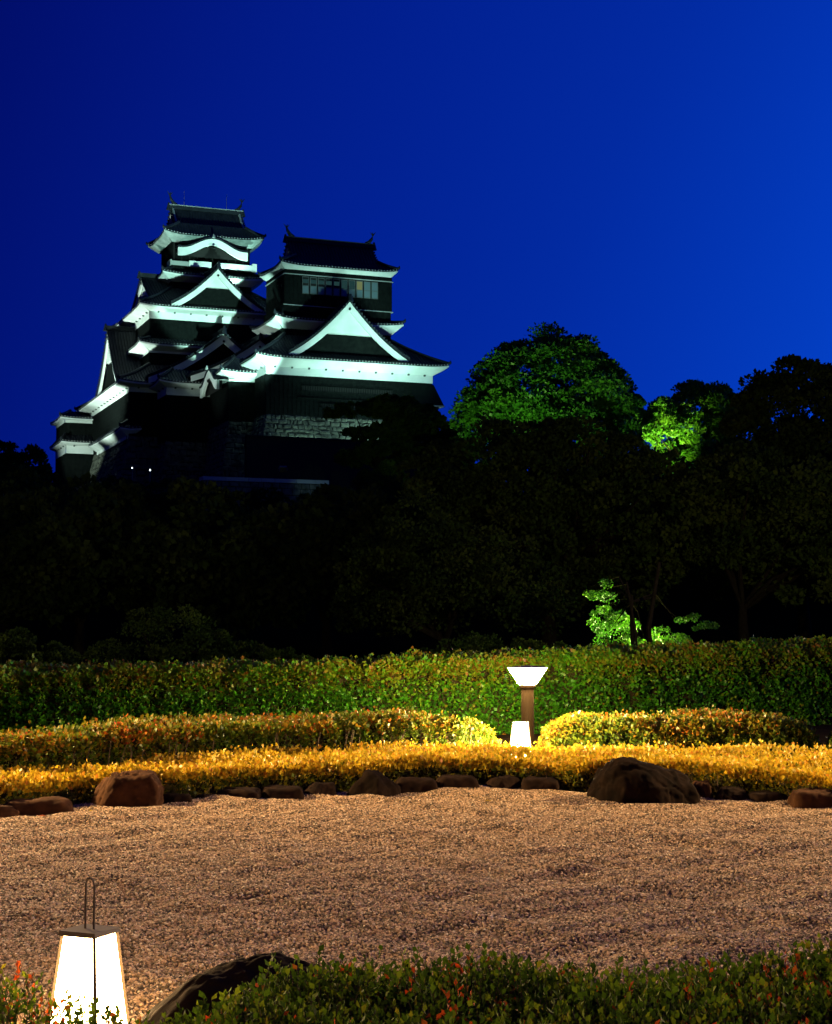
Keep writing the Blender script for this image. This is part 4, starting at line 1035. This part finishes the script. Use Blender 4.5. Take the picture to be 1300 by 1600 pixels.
for i, (x, y, s) in enumerate(slope):
    lim = max(skyline_cap(650 + 2550 * (x + d_) / y) for d_ in (-2.5, 0, 2.5))
    s = min(s * 1.15, (1.5 + (985 - lim) * y / 2550 - gzf(x, y)) / 7.3)
    if s < 0.3: continue
    k = i % 3
    side = 'left' if x < -14 else ('left of centre' if x < -4 else ('centre' if x < 4 else 'right'))
    lab = 'unlit dark woodland tree on the slope below the castle'
    if k not in first_:
        L, sd = protos[k]
        o = tree('woodland_tree', gl(x, y), L, 190, 15000, 0.24, M['leaf_dark'], lab, 'tree', 'dark woodland trees on the castle slope', seed=sd, trunk_r=0.25, cr=0.2, nbr=5)
        first_[k] = o
    else:
        o = copy_tree(first_[k]); o.location = gl(x, y)
    o.scale = (s, s, s); o.rotation_euler = (0, 0, RNG.uniform(0, 6.28))

# ------------------------------------------------------------------ floodlights and small lamps
def flood(loc, target, power, spot, col, label, blend=0.6, rad=0.25):
    loc = Vector(loc); target = Vector(target); d = (target - loc).normalized()
    t = empty('floodlight', loc, 0, label, 'floodlight', 'floodlights aimed at castle and trees')
    t.rotation_euler = d.to_track_quat('-Z', 'Y').to_euler()
    m = MB(); m.box(-.32, .32, -.24, .24, 0.06, .36); m.build('housing', M['steel'], t)
    m = MB(); m.box(-.28, .28, -.20, .20, .045, .058); m.build('lens', M['flood'], t)
    m = MB(); m.box(-.38, -.34, -.04, .04, -.05, .55); m.box(.34, .38, -.04, .04, -.05, .55); m.box(-.34, .34, -.04, .04, .51, .55); m.build('bracket', M['steel'], t)
    ld = bpy.data.lights.new('flood_beam', 'SPOT'); ld.energy = power; ld.color = col; ld.spot_size = R(spot); ld.spot_blend = blend; ld.shadow_soft_size = rad
    lo = bpy.data.objects.new('flood_beam', ld); COL.objects.link(lo); lo.parent = t; lo.location = (0, 0, 0)
    return t
CY = (0.50, 1.0, 0.84); CW_ = (0.72, 1.0, 0.86)
flood(W(11.6, -3.2, 21.0), W(11.8, 0, 29.8), 3000, 150, CY, 'floodlight behind the parapet under the right half of the small keep')
flood(W(4.0, -3.4, 21.0), W(4.5, 0, 29.8), 900, 150, CY, 'floodlight behind the parapet under the left half of the small keep')
for u, wh in ((7.2, 'left'), (11.0, 'middle'), (15.5, 'right')):
    flood(W(u, -22, 17.6), W(u, 0, 33.8), 27000, 33, CY, wh + ' floodlight of three aimed at the white front gable', blend=1.0)
flood(W(-26, 17, 17.6), W(-9.5, 29, 38.5), 60000, 54, CW_, 'floodlight at the left aimed at the flank of the great keep')
flood(W(-7, -30, 16.0), W(-0.5, 21, 43.6), 230000, 17.5, CY, 'narrow floodlight on the terrace aimed at the upper great keep', blend=0.3)
flood(W(-24, 1.0, 17.5), W(-4.2, 8, 29.8), 15000, 24, CW_, 'floodlight at the left aimed at the connecting wing', blend=0.8)
flood(W(-2.6, 22.6, 42.0), W(-0.8, 25.4, 49), 5000, 80, CY, 'left small floodlight on the great keep roof under the curved gable', rad=0.1)
flood(W(2.6, 22.6, 42.2), W(1.2, 25.4, 49), 5000, 80, CY, 'right small floodlight on the great keep roof under the curved gable', rad=0.1)
flood(W(-28, 22, 18.5), W(-12.4, 38, 26.8), 20000, 36, CW_, 'floodlight aimed at the corner turret')
# dark parapet, added to hide the near floodlights and keep the lower footing dark
pp = castle_thing('added_parapet_wall', 'low black parapet wall added to keep the small keep footing dark', 'wall')
m = MB(); m.box(-3.5, 21.0, -5.2, -4.5, 14.5, 21.75); m.build('wall_body', M['joint'], pp)
m = MB()
for u in np.arange(-3.5, 21.0, 1.5): m.box(u + .02, u + 1.48, -5.32, -4.38, 21.75, 21.92)
m.build('coping_stones', M['joint'], pp, kind='stuff')
flood((5.0, 98, 11.5), (8.5, 110, 17.5), 6500, 95, (0.55, 1.0, 0.25), 'floodlight under the domed tree')
flood((13.6, 91.0, 9.2), (14.6, 95, 13.2), 8500, 56, (0.75, 1.0, 0.3), 'floodlight under the left side of the lit maple', blend=1.0)
flood((7.0, 54.0, 0.25), (6.1, 51.6, 1.9), 6500, 110, (0.85, 1.0, 0.30), 'floodlight behind the two dark stems')

def tiny_lamp(loc, label, r_=0.10):
    t = empty('path_lamp', loc, 0, label, 'lamp', 'small path lamps on the castle terrace')
    m = MB(); m.tube([(0, 0, -1.2), (0, 0, 0)], .04, 5); m.build('post', M['steel'], t)
    m = MB(); m.tube([(0, 0, 0), (0, 0, r_), (0, 0, 2 * r_)], [r_ * .6, r_, r_ * .5], 7); m.build('globe', M['tinylamp'], t)
tiny_lamp((-23.9, 146, 15.8), 'tiny white path lamp below the great keep, right one of two', 0.07)
tiny_lamp((-26.2, 150, 16.4), 'tiny dim path lamp below the great keep, left one of two', 0.05)
tiny_lamp((5.5, 52, 0.55), 'tiny white lamp peeping over the tall hedge right of the bollard', 0.03)
flood((13, 111, 9.0), (16.5, 121, 10.6), 900, 90, (0.8, 1.0, 0.8), 'small floodlight washing the terrace wall on the right')
flood((15.5, 100, 8.6), (17.6, 106, 11.4), 1500, 80, (0.6, 1.0, 0.6), 'small floodlight under the foliage behind the lit tree')
flood((-9.4, 146.0, 13.2), (-8.6, 153, 15.4), 160, 60, CY, 'small floodlight at the right end of the pale coping')
# fallen leaves on the gravel edge
for k, (fx, fy_, c_, lb) in enumerate([(-2.86, 12.62, 'leaf_red', 'red fallen leaf below the long brown edging stone'), (-2.55, 12.95, 'leaf_yellow', 'yellow fallen leaf left of the flat-topped boulder'), (0.62, 14.2, 'leaf_yellow', 'pale fallen leaf on the gravel before the bollard light')]):
    m = MB(); z_ = 0.06 + float(relief(np.array(fx), np.array(fy_)))
    m.add([(-.03, 0, 0), (0, -.014, .006), (.035, 0, .002), (0, .014, .008), (-.05, .002, .004)], [(0, 1, 2, 3), (4, 1, 0)])
    o = m.build('fallen_leaf', M[c_]); o.location = (fx, fy_, z_); o.rotation_euler = (0.2, 0.1, k * 1.3)
    a_ = o.data.attributes.new('tint', 'FLOAT', 'FACE'); a_.data.foreach_set('value', [0.95 if k == 0 else 0.6] * len(o.data.polygons))
    tag(o, lb, 'leaf', 'fallen leaves on the gravel')
